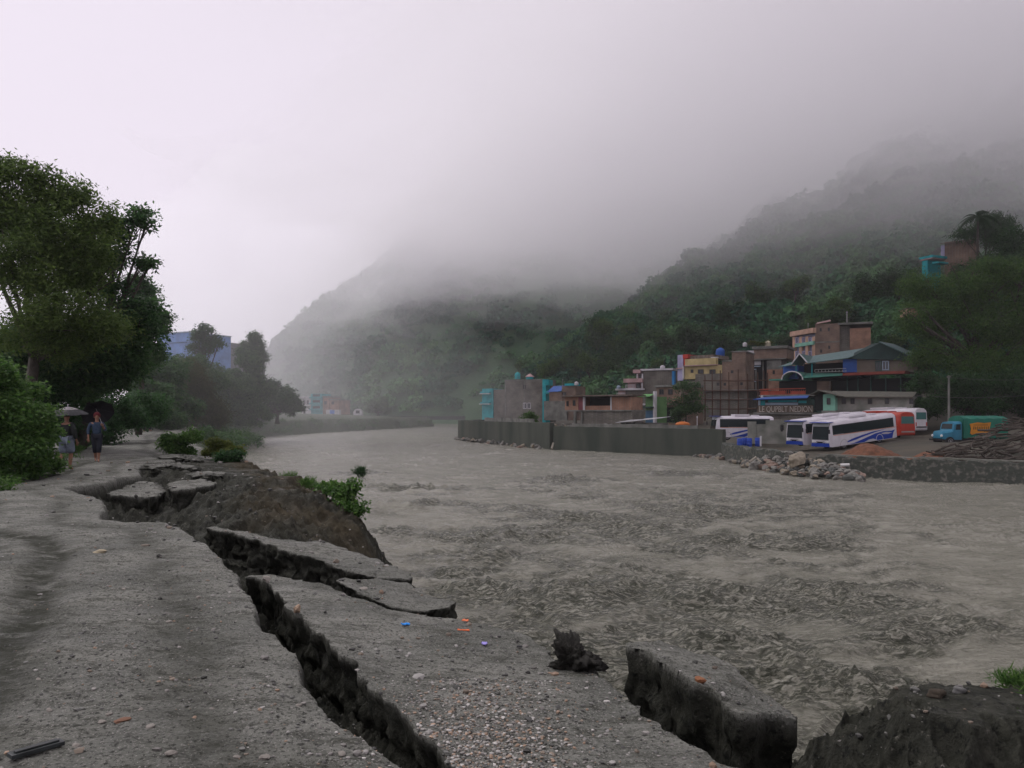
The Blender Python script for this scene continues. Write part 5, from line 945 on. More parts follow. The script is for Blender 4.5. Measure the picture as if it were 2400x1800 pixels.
wall_run('river_wall', 'long mossy concrete flood wall along the far bank', [(24.2, 89), (15, 99.2), (6.3, 109)], -.22, -4.6, .8, M_WALLC, rough=.06, seed=2); wall_run('river_wall', 'taller weathered concrete wall curving away upstream', [(6.0, 109.4), (-1, 125), (-6.6, 142), (-9.4, 150), (-6, 162), (-3, 175)], .22, -4.6, .9, M_WALLC, rough=.12, seed=3)
wall_run('parapet', 'low pale parapet behind the curving wall', [(3.5, 119), (-3, 141), (-5, 152)], .72, -1.2, .3, M_CONC, rough=.15, seed=4); wall_run('parapet', 'low pale parapet behind the long flood wall', [(22, 93), (15, 101.2), (8.5, 109.5)], .15, -1.2, .25, M_CONC, rough=.2, seed=6)
m_st = mat('dry_stone', (.055, .062, .052), .9, (.15, .145, .125), 3.2, .10, 3.4, fac=(.5, .68))
wall_run('stone_wall', 'dark dry stone embankment wall beside the river', [(80, 27), (36, 55), (30, 59.7), (24.9, 63.8)], -1.82, -4.6, 1.0, m_st, rough=.30, seg=.25, seed=7); wall_run('stone_wall', 'rough dark stone bank behind the boulders', [(24.9, 66), (23.0, 74), (23.6, 84), (24.6, 89)], -1.75, -4.6, 1.0, m_st, rough=.4, seg=.3, seed=8)
m_cop = mat('pale_coping', (.20, .20, .175), .85, (.12, .125, .10), 2)
wall_run('coping', 'thin pale coping running along the dry stone wall', [(80, 27.4), (36, 55.4), (30, 60.1), (25.1, 64.1)], -1.72, -1.815, .6, m_cop, 'kerb', rough=.08, seg=.4, seed=9)
# bridge
br = empty('road_bridge', (-45, 301, 0)); tag(br, 'flat grey road bridge far upstream', 'bridge')
m = MB(); m.box((-26, -3, -.95), (27, 3, .45)); m.build('deck', mat('dark_bridge_concrete', (.05, .055, .052), .9), br); m = MB(); m.box((-26, -3.2, .95), (27, -3.1, 1.05)); m.box((-26, -3.2, .65), (27, -3.1, .72))
for k in range(28): m.box((-26 + k * 1.95, -3.22, .352), (-25.85 + k * 1.95, -3.08, 1.05))
m.build('railing', mat('dark_bridge_concrete', (.05, .055, .052), .9), br)
for x in (-9, 9): m = MB(); m.box((x - .6, -2.4, -6), (x + .6, 2.4, -.952)); m.build('pier', M_CONC, br)
m = MB(); m.box((-29, -3.4, -5), (-26, 3.4, .2)); m.build('abutment', M_CONC, br)
# far left buildings
f = house('apartment_house', 'blue sheet clad building above the left trees', (366, 150), (447, 146), 'building'); fb(f, 'wall', pm('faded_blue_cladding', (.10, .22, .50), .6), [(372, 806, 445, 1000, -10, 0), (372, 784, 445, 804.8, -10, .25)]); fb(f, 'roof_edge', M_WBLUE, [(370, 781.5, 447, 783.8, -10, .4)])
f = house('apartment_house', 'dark roofed pale house behind the thin open tree', (452, 165), (538, 160), 'building'); fb(f, 'upper_wall', pm('dark_sheet', (.10, .10, .11)), [(500, 808, 535, 1000, -10, 0), (470, 816, 500, 826, -9, -.1)]); fb(f, 'wall', pm('dull_cream_wall', (.32, .28, .23)), [(455, 826.2, 499.8, 1000, -9, -.2)]); fb(f, 'roof_slab', M_CONC, [(498, 805, 537, 807.8, -10, .3)]); win(f, 462, 830, 470, 840); win(f, 478, 830, 486, 840)
f = house('town_house', 'white house left of the turquoise one by the far bridge', (705, 306), (728, 304)); fb(f, 'wall', M_WHITE, [(707, 933, 727.6, 1000, -8, 0)]); fb(f, 'roof_slab', M_WHITE, [(704, 929, 730, 932.8, -8, .9)]); fb(f, 'floor_band', M_CONC, [(707, 952, 727.6, 955, 0, .5)]); win(f, 711, 938, 716, 948); win(f, 719, 938, 724, 948); win(f, 711, 959, 716, 970)
f = house('town_house', 'turquoise house with stacked balconies by the far bridge', (728, 303), (756, 302)); fb(f, 'wall', M_TEAL, [(729, 923, 754.5, 1000, -8, 0)]); 
for y in (930, 944, 958): fb(f, 'balcony', M_TEAL, [(728, y, 755, y + 3.5, .01, 1.2)]); fb(f, 'balcony_recess', M_DARK, [(733, y - 6, 750, y - .5, .02, .06)])
f = house('brick_house', 'brick house right of the turquoise one by the far bridge', (755, 303), (796, 300)); fb(f, 'wall', M_BRICK_ORANGE, [(756, 932, 771, 1000, -8, 0), (772, 938, 793, 1000, -8, -.3)]); fb(f, 'roof_slab', M_CONC, [(755, 928.5, 772, 931.8, -8, .4), (771, 935, 795, 937.8, -8, .2)]); win(f, 777, 941, 783, 948); win(f, 760, 940, 766, 948)
f = house('kiosk', 'white kiosk with a blue front before the brick house', (763, 292), (796, 292), 'kiosk'); fb(f, 'wall', M_WHITE, [(764, 960, 773, 985, -4, 0), (784, 960, 794, 985, -4, 0)]); fb(f, 'blue_front', pm('kiosk_blue', (.08, .2, .55)), [(773.2, 961, 783.8, 970, -4, .1)]); fb(f, 'counter', M_WHITE, [(773.2, 972, 783.8, 985, -4, .05)])
f = house('arched_hut', 'little white arched hut on the far bank', (827, 296), (850, 296), 'hut'); m = MB(); arcp = [f.P(838 + 10 * math.cos(t), 967 - 9 * math.sin(t), 0) for t in np.linspace(0, math.pi, 11)]; arcq = [v + Vector((0, 3, 0)) for v in arcp]; base = [f.P(828, 978, 0), f.P(848, 978, 0)]; loop = arcp + [base[0]] + [base[1]]; m.loft([[v for v in loop], [v + Vector((0, 3, 0)) for v in loop]]); fpart(f, 'shell', m, M_WHITE); fb(f, 'opening', M_DARK, [(834, 962, 843, 969, -.05, .05)])
# ================================================================== boulders, mounds, logs, barrels, pole and wires on the right bank
rs = np.random.default_rng(33); BM = [mat('boulder_grey', (.22, .215, .19), .8, (.13, .13, .115), 4, .02, 14), mat('boulder_buff', (.27, .235, .18), .8, (.17, .15, .11), 4, .02, 14), mat('boulder_rose', (.26, .19, .155), .8, (.18, .13, .10), 4, .02, 14), mat('boulder_dark', (.10, .105, .095), .85, (.06, .065, .06), 4, .02, 14)]
BMESH = [[stone_mesh('boulder', 50 + 7 * k + j, BM[k], (.6, .75, .5)[j], 2, .28) for j in range(3)] for k in range(4)]
WORD = ['grey', 'buff', 'rose tinted', 'dark']
def boulder(x, y, z, s, k, label, group=None, j=None):
    o = link(bpy.data.objects.new('boulder', BMESH[k][rs.integers(0, 3) if j is None else j])); o.location = (x, y, z); q = rs.uniform(.75, 1.3, 3); o.scale = (s * q[0], s * q[1], s * q[2]); o.rotation_euler = (rs.uniform(-.4, .4), rs.uniform(-.4, .4), rs.uniform(0, 6.28)); return tag(o, label, 'boulder', group)
for i in range(230):                      # pile by the stone bank
    t = rs.random() ** .8; px = 1640 + 380 * t; hgt = np.interp(px, [1560, 1700, 1800, 1880, 1940, 2020], [0, .25, .8, 1.35, 1.0, .1]); x0 = np.interp(px, [1560, 1690, 1900, 2020], [23.2, 22.9, 24.2, 26.5]); d0 = np.interp(px, [1560, 1700, 1762, 1910, 2020], [100, 87.3, 73, 63.2, 61.2]); u = rs.random()
    k_ = (px - CX) / FPX; y = d0 - 4.2 + 4.2 * u; x = k_ * y; k = rs.choice(4, p=[.4, .25, .12, .23]); s = rs.uniform(.12, .42) * (1.0 if px > 1690 else .7)
    boulder(x, y, WATER + .05 + hgt * u + s * .25, s, k, f'{WORD[k]} boulder in the rubble pile before the parked buses', f'{WORD[k]} boulders of the rubble pile')
for px, py, d, s, k, lab in ((1868, 1078, 63.2, .95, 1, 'biggest brown rounded boulder in front of the rubble pile'), (1917, 1091, 62.6, .72, 1, 'second largest buff boulder beside the biggest one'), (1849, 1064, 66, .45, 0, 'white heart shaped boulder on top of the rubble pile'), (1768, 1094, 68.5, .55, 0, 'pale flat slab of rock at the left of the rubble pile'), (1808, 1092, 66.8, .42, 2, 'pinkish flat boulder at the water line')):
    v = W(px, py, d); boulder(v.x, v.y, v.z, s, k, lab, j=0)
for i in range(78):                       # toe of the upstream wall
    t = rs.random(); a = np.array([(-9.6, 149.5), (-6.9, 141.5), (-1.4, 124.6), (5.4, 109.2)]); p = np.array([np.interp(t, [0, .25, .65, 1], a[:, 0]), np.interp(t, [0, .25, .65, 1], a[:, 1])]); p[0] -= rs.uniform(.2, 1.8); k = rs.choice(4, p=[.55, .25, .05, .15]); s = rs.uniform(.15, .5)
    boulder(p[0], p[1], WATER + rs.uniform(-.1, .35), s, k, f'{WORD[k]} boulder at the foot of the upstream concrete wall', f'{WORD[k]} boulders at the wall foot')
for i in range(46):                       # along the foot of the flood wall end
    t = rs.random(); px = 1560 + 140 * t; y = np.interp(px, [1560, 1690], [100.5, 86.5]) - rs.uniform(.6, 2.2); x = (px - CX) / FPX * y; k = rs.choice(4, p=[.5, .25, .05, .2]); boulder(x, y, WATER + rs.uniform(-.1, .2), rs.uniform(.15, .45), k, f'{WORD[k]} boulder by the near end of the flood wall', f'{WORD[k]} boulders by the wall end')
for i in range(40):                       # rubble on top of the wall
    px = rs.uniform(1290, 1500); y = np.interp(px, [1290, 1690], [111.5, 92]); k = rs.choice(4, p=[.45, .2, .1, .25]); boulder((px - CX) / FPX * y, y + rs.uniform(0, 1.5), -.3 + rs.uniform(0, .25), rs.uniform(.12, .35), k, f'{WORD[k]} stone among rubble heaped on the flood wall', f'{WORD[k]} stones on the flood wall')
def log(pts, r, label, m, group=None, name='log'):
    q = MB(); q.tube(pts, r, 7); o = q.build(name, m, smooth='auto'); return tag(o, label, 'log', group)
dead = mat('bleached_wood', (.30, .28, .23), .8, (.2, .18, .14), 9)
log([W(1756, 1083, 67.6), W(1772, 1071, 68)], [.11, .09], 'bleached log propped on the rubble pile', dead); log([W(1772, 1074, 68), W(1785, 1083, 67.5)], [.07, .06], 'thin bleached stick leaning against the propped log', dead); log([W(1970, 1090, 61.0), W(1991, 1089.5, 60.8)], [.12, .12], 'white painted post lying by the stone wall', pm('white_post', (.6, .6, .58))); log([W(1293, 1052, 107.4), W(1297, 1038, 107.9)], [.16, .13], 'pale stump standing in the crack of the flood wall', dead)
def mound(name, label, px0, px1, pyt, pyb, d, m, seed, depth=2.6, kind=None, cat='mound', skew=.4):
    a, b_ = W(px0, pyb, d), W(px1, pyb, d); n = 48; U, Vv = np.meshgrid(np.linspace(0, 1, n), np.linspace(-1, 1, 24)); h_ = (pyb - pyt) / FPX * d; prof = np.where(U < skew, sstep(0, skew, U), sstep(1, skew, U)) * np.clip(1 - Vv ** 2, 0, 1) ** .8
    X = (U - .5) * (b_.x - a.x); Y = Vv * depth; Z = h_ * prof + .10 * h_ * fbm(U * 9, Vv * 5, 4, seed) * prof ** .3 - .02 - .25 * (prof < .02)
    o = mesh_np(name, np.c_[X.ravel(), Y.ravel(), Z.ravel()], grid_faces(24, n), m); o.location = ((a.x + b_.x) / 2, d, a.z); return tag(o, label, cat)
mound('sand_mound', 'long mound of red earth beside the white and blue bus', 1948, 2150, 1040, 1080, 69, mat('red_earth', (.17, .075, .042), .9, (.11, .055, .034), 3, .05, 12), 44, 2.4)
mound('sand_mound', 'low heap of red earth and rubbish near the wood heap', 2120, 2270, 1058, 1082, 64, mat('red_earth', (.26, .115, .06)), 46, 1.8)
# heap of timber: single logs
wood = [mat('dark_timber', (.05, .042, .034), .85, (.085, .072, .058), 8, .01), mat('grey_timber', (.08, .070, .056), .85, (.05, .043, .035), 8, .01)]
lm = []
for k in range(4):
    q = MB(); r_ = random.Random(k); pts = [(-1.6 + .8 * i, r_.uniform(-.12, .12), r_.uniform(-.1, .1)) for i in range(5)]; q.tube(pts, [.10, .11, .10, .08, .05], 7); q.tube([pts[2], (pts[2][0] + .5, pts[2][1] + .3, .3)], [.05, .02], 5); ob = q.build('log', wood[k % 2], smooth='auto'); lm.append(ob.data); bpy.data.objects.remove(ob)
for i in range(190):
    px = 2185 + 300 * rs.random() ** .75; top = np.interp(px, [2180, 2215, 2260, 2330, 2400, 2480], [1072, 1040, 1050, 1000, 975, 965]); py = 1085 - (1085 - top) * rs.random() ** .8; d = 62 + (1085 - py) * .075 + rs.uniform(-1, 1); v = W(px, py, d)
    o = link(bpy.data.objects.new('log', lm[i % 4])); o.location = v; s = rs.uniform(.45, .95); o.scale = (s, s * rs.uniform(.7, 1.2), s); o.rotation_euler = (rs.uniform(0, 6), rs.normal() * .18 - .12, rs.normal() * .45 + .15); tag(o, ('dark', 'grey')[i % 2] + ' log in the heap of timber at the right edge', 'log', ('dark', 'grey')[i % 2] + ' logs of the timber heap')
# barrels and oddments by the bus yard
barm = mat('blue_barrel_plastic', (.02, .06, .34), .4)
for k, (px, py, d) in enumerate(((1734, 1048, 84), (1744, 1046, 84.6), (1756, 1047, 84.2), (1776, 1046, 84.5))):
    v = W(px, py, d); m = MB(); m.loft([[Vector((q * math.cos(j * math.pi / 7), q * math.sin(j * math.pi / 7), z)) for j in range(14)] for q, z in ((.27, 0), (.30, .06), (.30, .28), (.315, .30), (.30, .32), (.30, .60), (.315, .62), (.30, .64), (.29, .88), (.25, .92))]); o = m.build('barrel', barm, smooth='auto'); o.location = v; tag(o, ('blue barrel at the left end of the row below the parked minibus', 'second blue barrel of the row', 'third blue barrel of the row', 'blue barrel standing apart at the right of the row')[k], 'barrel', 'blue barrels in the yard')
v = W(1783, 1046, 83.5); m = MB(); m.tube([(0, 0, 0), (0, 0, 1.1)], .1, 8); o = m.build('post', M_WHITE, smooth='auto'); o.location = v; tag(o, 'short white post by the barrels', 'post')
v = W(1606, 1012, 98); m = MB(); m.box((-.8, -.4, 0), (.8, .4, .5)); m.box((-.5, -.3, .5), (.4, .3, .75)); o = m.build('stack', pm('pale_blue_bags', (.42, .44, .5)), bevel=.06); o.location = v; tag(o, 'pale blue bundle on the flood wall under the slim tree', 'bundle')
v = W(1600, 998, 103); m = MB(); m.loft([[Vector((q * math.cos(j * math.pi / 6), .6 * q * math.sin(j * math.pi / 6), z)) for j in range(12)] for q, z in ((.9, 0), (1.0, .2), (.8, .4), (.3, .55))]); o = m.build('tarpaulin', pm('orange_sheet', (.55, .16, .03), .5), smooth='auto'); o.location = v; tag(o, 'crumpled orange sheet beneath the slim tree', 'tarpaulin')
f = house('tin_shelter', 'low shelter roofed with pale tin sheets behind the flood wall', (1448, 108), (1590, 100), 'shelter'); slopes(f, 'roof', pm('pale_tin', (.42, .43, .44), .4), [[(1452, 990, .8), (1500, 986, .8), (1500, 982, -1.4), (1462, 984, -1.4)], [(1498, 986, .8), (1558, 979.5, .8), (1556, 976, -1.4), (1496, 981, -1.4)]], .05); fb(f, 'wall', M_CONC, [(1455, 990, 1550, 1020, -1.4, 0)]); fb(f, 'dark_opening', M_DARK, [(1468, 990.5, 1488, 1000, 0, .03), (1490, 995, 1498, 1008, 0, .031)])
mast('utility_pole', 'grey utility pole standing behind the truck', 2224, 880, 1000, 88, .14, M_CONC); mast('street_post', 'thin white post near the slim tree', 1634, 975, 1012, 99, .05, M_WHITE)
def cable(label, a, b_, sag, r=.02):
    m = MB(); a = Vector(a); b_ = Vector(b_); m.tube([a.lerp(b_, t) - Vector((0, 0, sag * 4 * t * (1 - t))) for t in np.linspace(0, 1, 14)], r, 5); return tag(m.build('cable', mat('cable_black', (.05, .055, .05), .6), smooth=True), label, 'cable')
cable('upper cable running right from the utility pole', W(2224, 884, 88), W(2560, 872, 70), .5); cable('cable stretched from the restaurant past the utility pole', W(2108, 921, 104), W(2560, 908, 74), .8, .03)
# ================================================================== buses, truck, loader
glassb = mat('bus_glass', (.010, .018, .020), .25, spec=.18); tyrem = mat('tyre_rubber', (.018, .018, .018), .85); rimm = mat('steel_rim', (.25, .25, .25), .4, metal=.6); lampm = mat('lamp_lens', (.7, .7, .68), .2); blackm = mat('black_trim', (.015, .015, .017), .5); bluep = mat('bus_blue_paint', (.012, .045, .30), .3); orangeline = mat('orange_pinstripe', (.5, .16, .05), .4)
def wheel(par, x, y, r=.48):
    m = MB(); prof = ((-.13, r * .8), (-.12, r * .96), (-.06, r), (.06, r), (.12, r * .96), (.13, r * .8)); m.loft([[Vector((x + q * math.cos(2 * math.pi * k / 18), y + o_, r + q * math.sin(2 * math.pi * k / 18))) for k in range(18)] for o_, q in prof]); t = m.build('wheel', tyrem, par, smooth='auto')
    h_ = MB(); sgn = -1 if y < 0 else 1; h_.loft([[Vector((x + q * math.cos(2 * math.pi * k / 14), y + sgn * o_, r + q * math.sin(2 * math.pi * k / 14))) for k in range(14)] for o_, q in ((.10, r * .62), (.137, r * .6), (.12, r * .3), (.15, r * .2))]); h_.build('rim', rimm, t, smooth='auto')
def bus(name, label, loc, yaw, pitch, L=10.6, Wd=2.45, H=3.15, body=(.62, .60, .63), trim=None, swoosh=False, group=None, visor=bluep):
    """x runs from the front bumper (0) to the tail (L); -y is the side toward the camera for the white coach"""
    o = empty(name, loc); o.rotation_euler = (0, -pitch, yaw); tag(o, label, 'bus', group); bm_ = pm('bus_paint_%d' % int(body[0] * 100 + body[1] * 1000), body, .3, .85, 1.2, 0)
    hw = Wd / 2; sec = [(-hw, .38), (-hw, 1.1), (-hw * .985, 1.55), (-hw * .95, 2.65), (-hw * .86, H - .22), (-hw * .62, H - .06), (0, H), (hw * .62, H - .06), (hw * .86, H - .22), (hw * .95, 2.65), (hw * .985, 1.55), (hw, 1.1), (hw, .38)]
    st = [(0.0, .90, .52, 1.45), (.06, .97, .42, None), (.35, 1, .38, None), (1.0, 1, .38, None), (L - .6, 1, .38, None), (L - .12, .97, .42, None), (L, .9, .55, None)]
    m = MB(); rings = []
    for x, sc, bot, _ in st:
        rg = []
        for y, z in sec:
            z2 = max(z, bot); lean = .32 * max(0, (z - 1.3) / 1.8) * max(0, 1 - x / .5) if x < .5 else 0
            rg.append(Vector((x + lean, y * sc, z2 if z < 2.9 else H - (H - z2) - (1 - sc) * .9)))
        rings.append(rg)
    m.loft(rings); m.build('body', bm_, o, smooth='auto')
    # glazing: side strips, windscreen, rear pane
    for s in (-1, 1):
        m = MB(); y0, y1 = s * hw * .982, s * hw * .953
        xs_ = [.55 + i * (L - 1.1) / 6 for i in range(7)]
        for i, (a, b_) in enumerate(zip(xs_, xs_[1:])):
            zl = 1.62 if i else 1.15
            m.hexa([Vector((a + .001, y0 - s * .02, zl)), Vector((b_ - .001, y0 - s * .02, zl)), Vector((b_ - .001, y0 + s * .012, zl)), Vector((a + .001, y0 + s * .012, zl)), Vector((a + .001, y1 - s * .02, 2.62)), Vector((b_ - .001, y1 - s * .02, 2.62)), Vector((b_ - .001, y1 + s * .012, 2.62)), Vector((a + .001, y1 + s * .012, 2.62))])
        m.build('side_window', glassb, o); m = MB(); m.box((.6, s * hw - .01 if s > 0 else -hw * .99 - .012, 1.55), (L - .3, s * hw * .99 + .012 if s > 0 else -hw + .01, 1.60)); m.build('pinstripe', orangeline, o)
    def face(x, zb, zt, w_, name_, mt, off, par=o, z_lean=True):
        lb, lt = (.32 * max(0, (z - 1.3) / 1.8) for z in (zb, zt)); s_ = -1 if x < 1 else 1
        if x > 1: lb = lt = 0
        m = MB(); m.hexa([Vector((x + lb + s_ * off, -w_, zb)), Vector((x + lb + s_ * off, w_, zb)), Vector((x + lb - s_ * .05, w_, zb)), Vector((x + lb - s_ * .05, -w_, zb)), Vector((x + lt + s_ * off, -w_ * .95, zt)), Vector((x + lt + s_ * off, w_ * .95, zt)), Vector((x + lt - s_ * .05, w_ * .95, zt)), Vector((x + lt - s_ * .05, -w_ * .95, zt))]); return m.build(name_, mt, par)
    face(0, 1.18, 2.55, hw * .86, 'windscreen', glassb, .03); face(0, 2.62, 2.92, hw * .8, 'destination_board', pm('pale_board', (.45, .5, .5)), .025); face(L, 1.75, 2.6, hw * .78, 'rear_window', mat('rear_glass_teal', (.05, .14, .13), .2), .02); face(L, .75, .9, hw * .8, 'bumper', blackm if body[1] > .3 else pm('grey_bumper', (.3, .3, .28)), .06)
    face(0, .44, .80, hw * .96, 'bumper', visor, .06)
    m = MB(); m.box((-.12, -hw * .98, 2.94), (.75, hw * .98, 3.0)); vz = m.build('visor', visor, o, bevel=.02)
    for s in (-1, 1):
        m = MB(); m.tube([(.0, s * hw * .72, 1.14), (-.05, s * hw * .62, .92), (-.06, s * hw * .3, .86)], [.06, .05, .04], 6); m.build('grille_trim', M_WHITE, o, smooth=True)
        m = MB(); m.box((-.05, s * hw * .74 - .17, .86), (.05, s * hw * .74 + .17, 1.04)); m.build('headlight', lampm, o, bevel=.03)
        m = MB(); m.tube([(.3, s * hw * .9, 2.85), (-.25, s * (hw + .22), 2.6), (-.28, s * (hw + .24), 2.1)], .03, 5); m.box((-.33, s * (hw + .24) - .1, 1.85), (-.24, s * (hw + .24) + .1, 2.3)); m.build('mirror', blackm, o)
        m = MB(); m.box((L - .06, s * hw * .8 - .1, .95), (L + .02, s * hw * .8 + .1, 1.4)); m.build('tail_light', mat('red_lens', (.4, .03, .02), .3), o)
    m = MB(); m.box((-.03, -hw * .45, .78), (.02, hw * .45, .98)); m.build('grille', blackm, o)
    m = MB(); m.box((L * .35, -.75, H - .03), (L * .6, .75, H + .2)); m.build('roof_unit', bm_, o, bevel=.06); m = MB(); m.box((L * .68, -.5, H - .03), (L * .78, .5, H + .12)); m.build('roof_hatch', bm_, o, bevel=.04)
    for x in (L * .2, L * .72):
        for s in (-1, 1): wheel(o, x, s * (hw - .16))
        for s in (-1, 1):
            m = MB(); m.loft([[Vector((x + q * math.cos(t), s * (hw + e), .46 + q * math.sin(t))) for t in np.linspace(-.1, math.pi + .1, 14)] for q, e in ((.52, -.02), (.52, .012), (.60, .012), (.60, -.02))], cap=False, closed=False); m.build('wheel_arch', blackm if not swoosh else M_WHITE, o)
    if swoosh:
        for s in (-1, 1):
            for k, (pts, mt) in enumerate((([(2.6, .42), (3.6, .50), (5.2, .80), (7.0, 1.18), (8.3, 1.30), (9.6, 1.22), (10.2, 1.30), (9.9, 1.0), (9.7, .42)], bluep), ([(2.5, .75), (3.4, .98), (5.0, 1.22), (6.6, 1.42), (8.8, 1.50), (7.2, 1.34), (5.4, 1.08), (3.8, .80), (2.7, .66)], bluep), ([(7.9, 1.12), (8.8, 1.16), (9.7, 1.02), (9.0, .92), (8.2, .98)], M_WHITE), ([(5.2, .42), (5.9, .62), (6.6, .66), (7.3, .42)], M_WHITE))):
                m = MB(); m.prism([(x * L / 10.6, z) for x, z in pts], s * (hw + .002 + .003 * (k > 1)), s * (hw + .008 + .003 * (k > 1)), 'y'); m.build('side_graphic', mt, o)
    return o
y1 = math.atan2(4.8, 9.4); ax = Vector((math.cos(y1), math.sin(y1))); nrm_ = Vector((-ax.y, ax.x)); c1 = Vector((33.1, 82.0)) + nrm_ * 1.22
bus('coach', 'white coach with blue waves on its side, nearest the river', (c1.x, c1.y, -2.38), y1, R(5.0), swoosh=True); c2 = c1 + nrm_ * 3.15 - ax * .4
bus('coach', 'white coach with a dark front parked behind the blue waved one', (c2.x, c2.y, -2.25), y1, R(5.0), swoosh=True)
def tail(px, py, d, yaw, L): v = W(px, py, d); return (v.x - math.cos(yaw) * L, v.y - math.sin(yaw) * L, v.z)
yr = R(-72); bus('coach', 'red bus showing its tail with a greenish rear window', tail(2128, 1034, 90.5, yr, 9.6), yr, R(1.5), L=9.6, Wd=2.35, body=(.40, .045, .025), visor=mat('bus_red', (.4, .045, .025), .35)); yr = R(-62)
bus('coach', 'white bus with rounded tail at the right of the red bus', tail(2160, 1022, 95, yr, 10.0), yr, R(1.5), L=10, body=(.60, .585, .60))
v = W(1676, 1032, 97); bus('minibus', 'white and blue minibus half hidden behind the flood wall', (v.x, v.y + 1.2, v.z), R(4), 0, L=7.4, Wd=2.3, H=3.0, swoosh=True)
# truck
v = W(2196, 1044, 80); t = empty('truck', v); t.rotation_euler = (0, 0, R(8)); tag(t, 'old truck with bright blue cab and green tarpaulin', 'truck'); cab = pm('truck_cyan_paint', (.03, .19, .29), .5, .7)
m = MB(); sec = lambda x, w_, zb, zt: [Vector((x, -w_, zb)), Vector((x, -w_, zt - .2)), Vector((x, -w_ * .8, zt)), Vector((x, w_ * .8, zt)), Vector((x, w_, zt - .2)), Vector((x, w_, zb))]
m.loft([sec(0, .62, .75, 1.25), sec(.15, .8, .65, 1.45), sec(.9, .95, .6, 1.55), sec(1.05, 1.0, .6, 1.65)]); m.build('bonnet', cab, t, smooth='auto'); m = MB(); m.loft([sec(1.03, 1.0, .6, 1.62), sec(1.2, 1.0, .6, 2.35), sec(2.0, 1.0, .6, 2.45)]); cb = m.build('cab', cab, t, smooth='auto'); m = MB()
for s in (-1, 1): m.hexa([Vector((1.30, s * 1.0 - .02, 1.6)), Vector((1.85, s * 1.0 - .02, 1.6)), Vector((1.85, s * 1.0 + .02, 1.6)), Vector((1.30, s * 1.0 + .02, 1.6)), Vector((1.40, s * 1.0 - .02, 2.15)), Vector((1.85, s * 1.0 - .02, 2.15)), Vector((1.85, s * 1.0 + .02, 2.15)), Vector((1.40, s * 1.0 + .02, 2.15))])
m.build('cab_window', glassb, cb); m = MB(); m.hexa([Vector((1.03, -.8, 1.68)), Vector((1.03, .8, 1.68)), Vector((1.12, .8, 1.68)), Vector((1.12, -.8, 1.68)), Vector((1.155, -.75, 2.2)), Vector((1.155, .75, 2.2)), Vector((1.25, .75, 2.2)), Vector((1.25, -.75, 2.2))]); m.build('windscreen', glassb, cb)
for s in (-1, 1): m = MB(); m.loft([[Vector((-.04 + e, s * .68 + q * math.cos(k * math.pi / 6), 1.0 + q * math.sin(k * math.pi / 6))) for k in range(12)] for q, e in ((.12, .1), (.13, 0), (.08, -.05))]); m.build('headlight', lampm, t, smooth='auto')
m = MB(); m.box((-.15, -1.0, .5), (.0, 1.0, .68)); m.build('bumper', blackm, t)
m = MB(); n = 14; rows = []
for i in range(n):
    x = 2.12 + 4.9 * i / (n - 1); sg = .05 * math.sin(i * 1.9); rows.append([Vector((x, -1.16 - .02 * math.sin(i * 2.3), .75)), Vector((x, -1.18 + .03 * math.sin(i * 3.1), 1.8)), Vector((x, -1.1, 2.72 + sg)), Vector((x, -.5, 2.98 + sg)), Vector((x, .5, 2.98 + sg)), Vector((x, 1.1, 2.72 + sg)), Vector((x, 1.18, 1.8)), Vector((x, 1.16, .75))])
m.loft(rows); m.build('tarpaulin_cover', pm('green_tarpaulin', (.01, .15, .10), .55), t, smooth='auto')
m = MB(); m.prism([(2.75, 1.25), (2.95, 1.1), (3.3, 1.2), (3.8, 1.15), (4.6, 1.1), (5.0, 1.25), (4.9, 1.8), (5.05, 2.35), (4.3, 2.28), (3.6, 2.35), (2.7, 2.2), (2.85, 1.7)], -1.24, -1.205, 'y'); bn = m.build('banner', pm('orange_banner', (.55, .22, .02), .6), t); m = MB()
for k in range(9): a = 3.05 + .2 * k; m.prism([(a, 1.62 + .03 * math.sin(k * 2)), (a + .13, 1.62), (a + .14, 1.9 + .05 * math.cos(k * 3)), (a + .05, 1.95), (a + .02, 1.8)], -1.246, -1.241, 'y')
m.box((3.1, -1.246, 2.05), (4.7, -1.241, 2.12)); m.build('banner_scrawl', pm('banner_dark_print', (.16, .09, .02)), bn)
m = MB(); m.box((1.1, -.9, .45), (7.0, .9, .72)); m.build('chassis', blackm, t)
for x in (.75, 4.9, 6.0):
    for s in (-1, 1): wheel(t, x, s * .9, .45)
# yellow loader on the far road
v = W(368, 1008, 82); t = empty('wheel_loader', v); t.rotation_euler = (0, 0, R(25)); tag(t, 'yellow wheel loader with raised arm parked under the trees', 'loader'); yel = pm('loader_yellow', (.42, .24, .03), .5)
m = MB(); m.box((.2, -.7, .7), (2.4, .7, 1.5)); m.build('body', yel, t, bevel=.08); m = MB(); m.box((.5, -.6, 1.5), (1.6, .6, 2.55)); cbn = m.build('cab', yel, t, bevel=.06); m = MB(); m.box((.6, -.63, 1.7), (1.5, .63, 2.35)); m.build('cab_window', glassb, cbn)
m = MB(); m.tube([(0.4, 0, 1.4), (-.6, 0, 2.4), (-1.3, 0, 2.0)], [.16, .15, .12], 6); m.build('arm', yel, t); m = MB(); m.prism([(-1.7, 1.5), (-1.1, 1.45), (-1.0, 2.1), (-1.35, 1.9)], -.7, .7, 'y'); m.build('bucket', pm('bucket_steel', (.12, .10, .07)), t)
for x in (.55, 2.0):
    for s in (-1, 1): wheel(t, x, s * .75, .52)
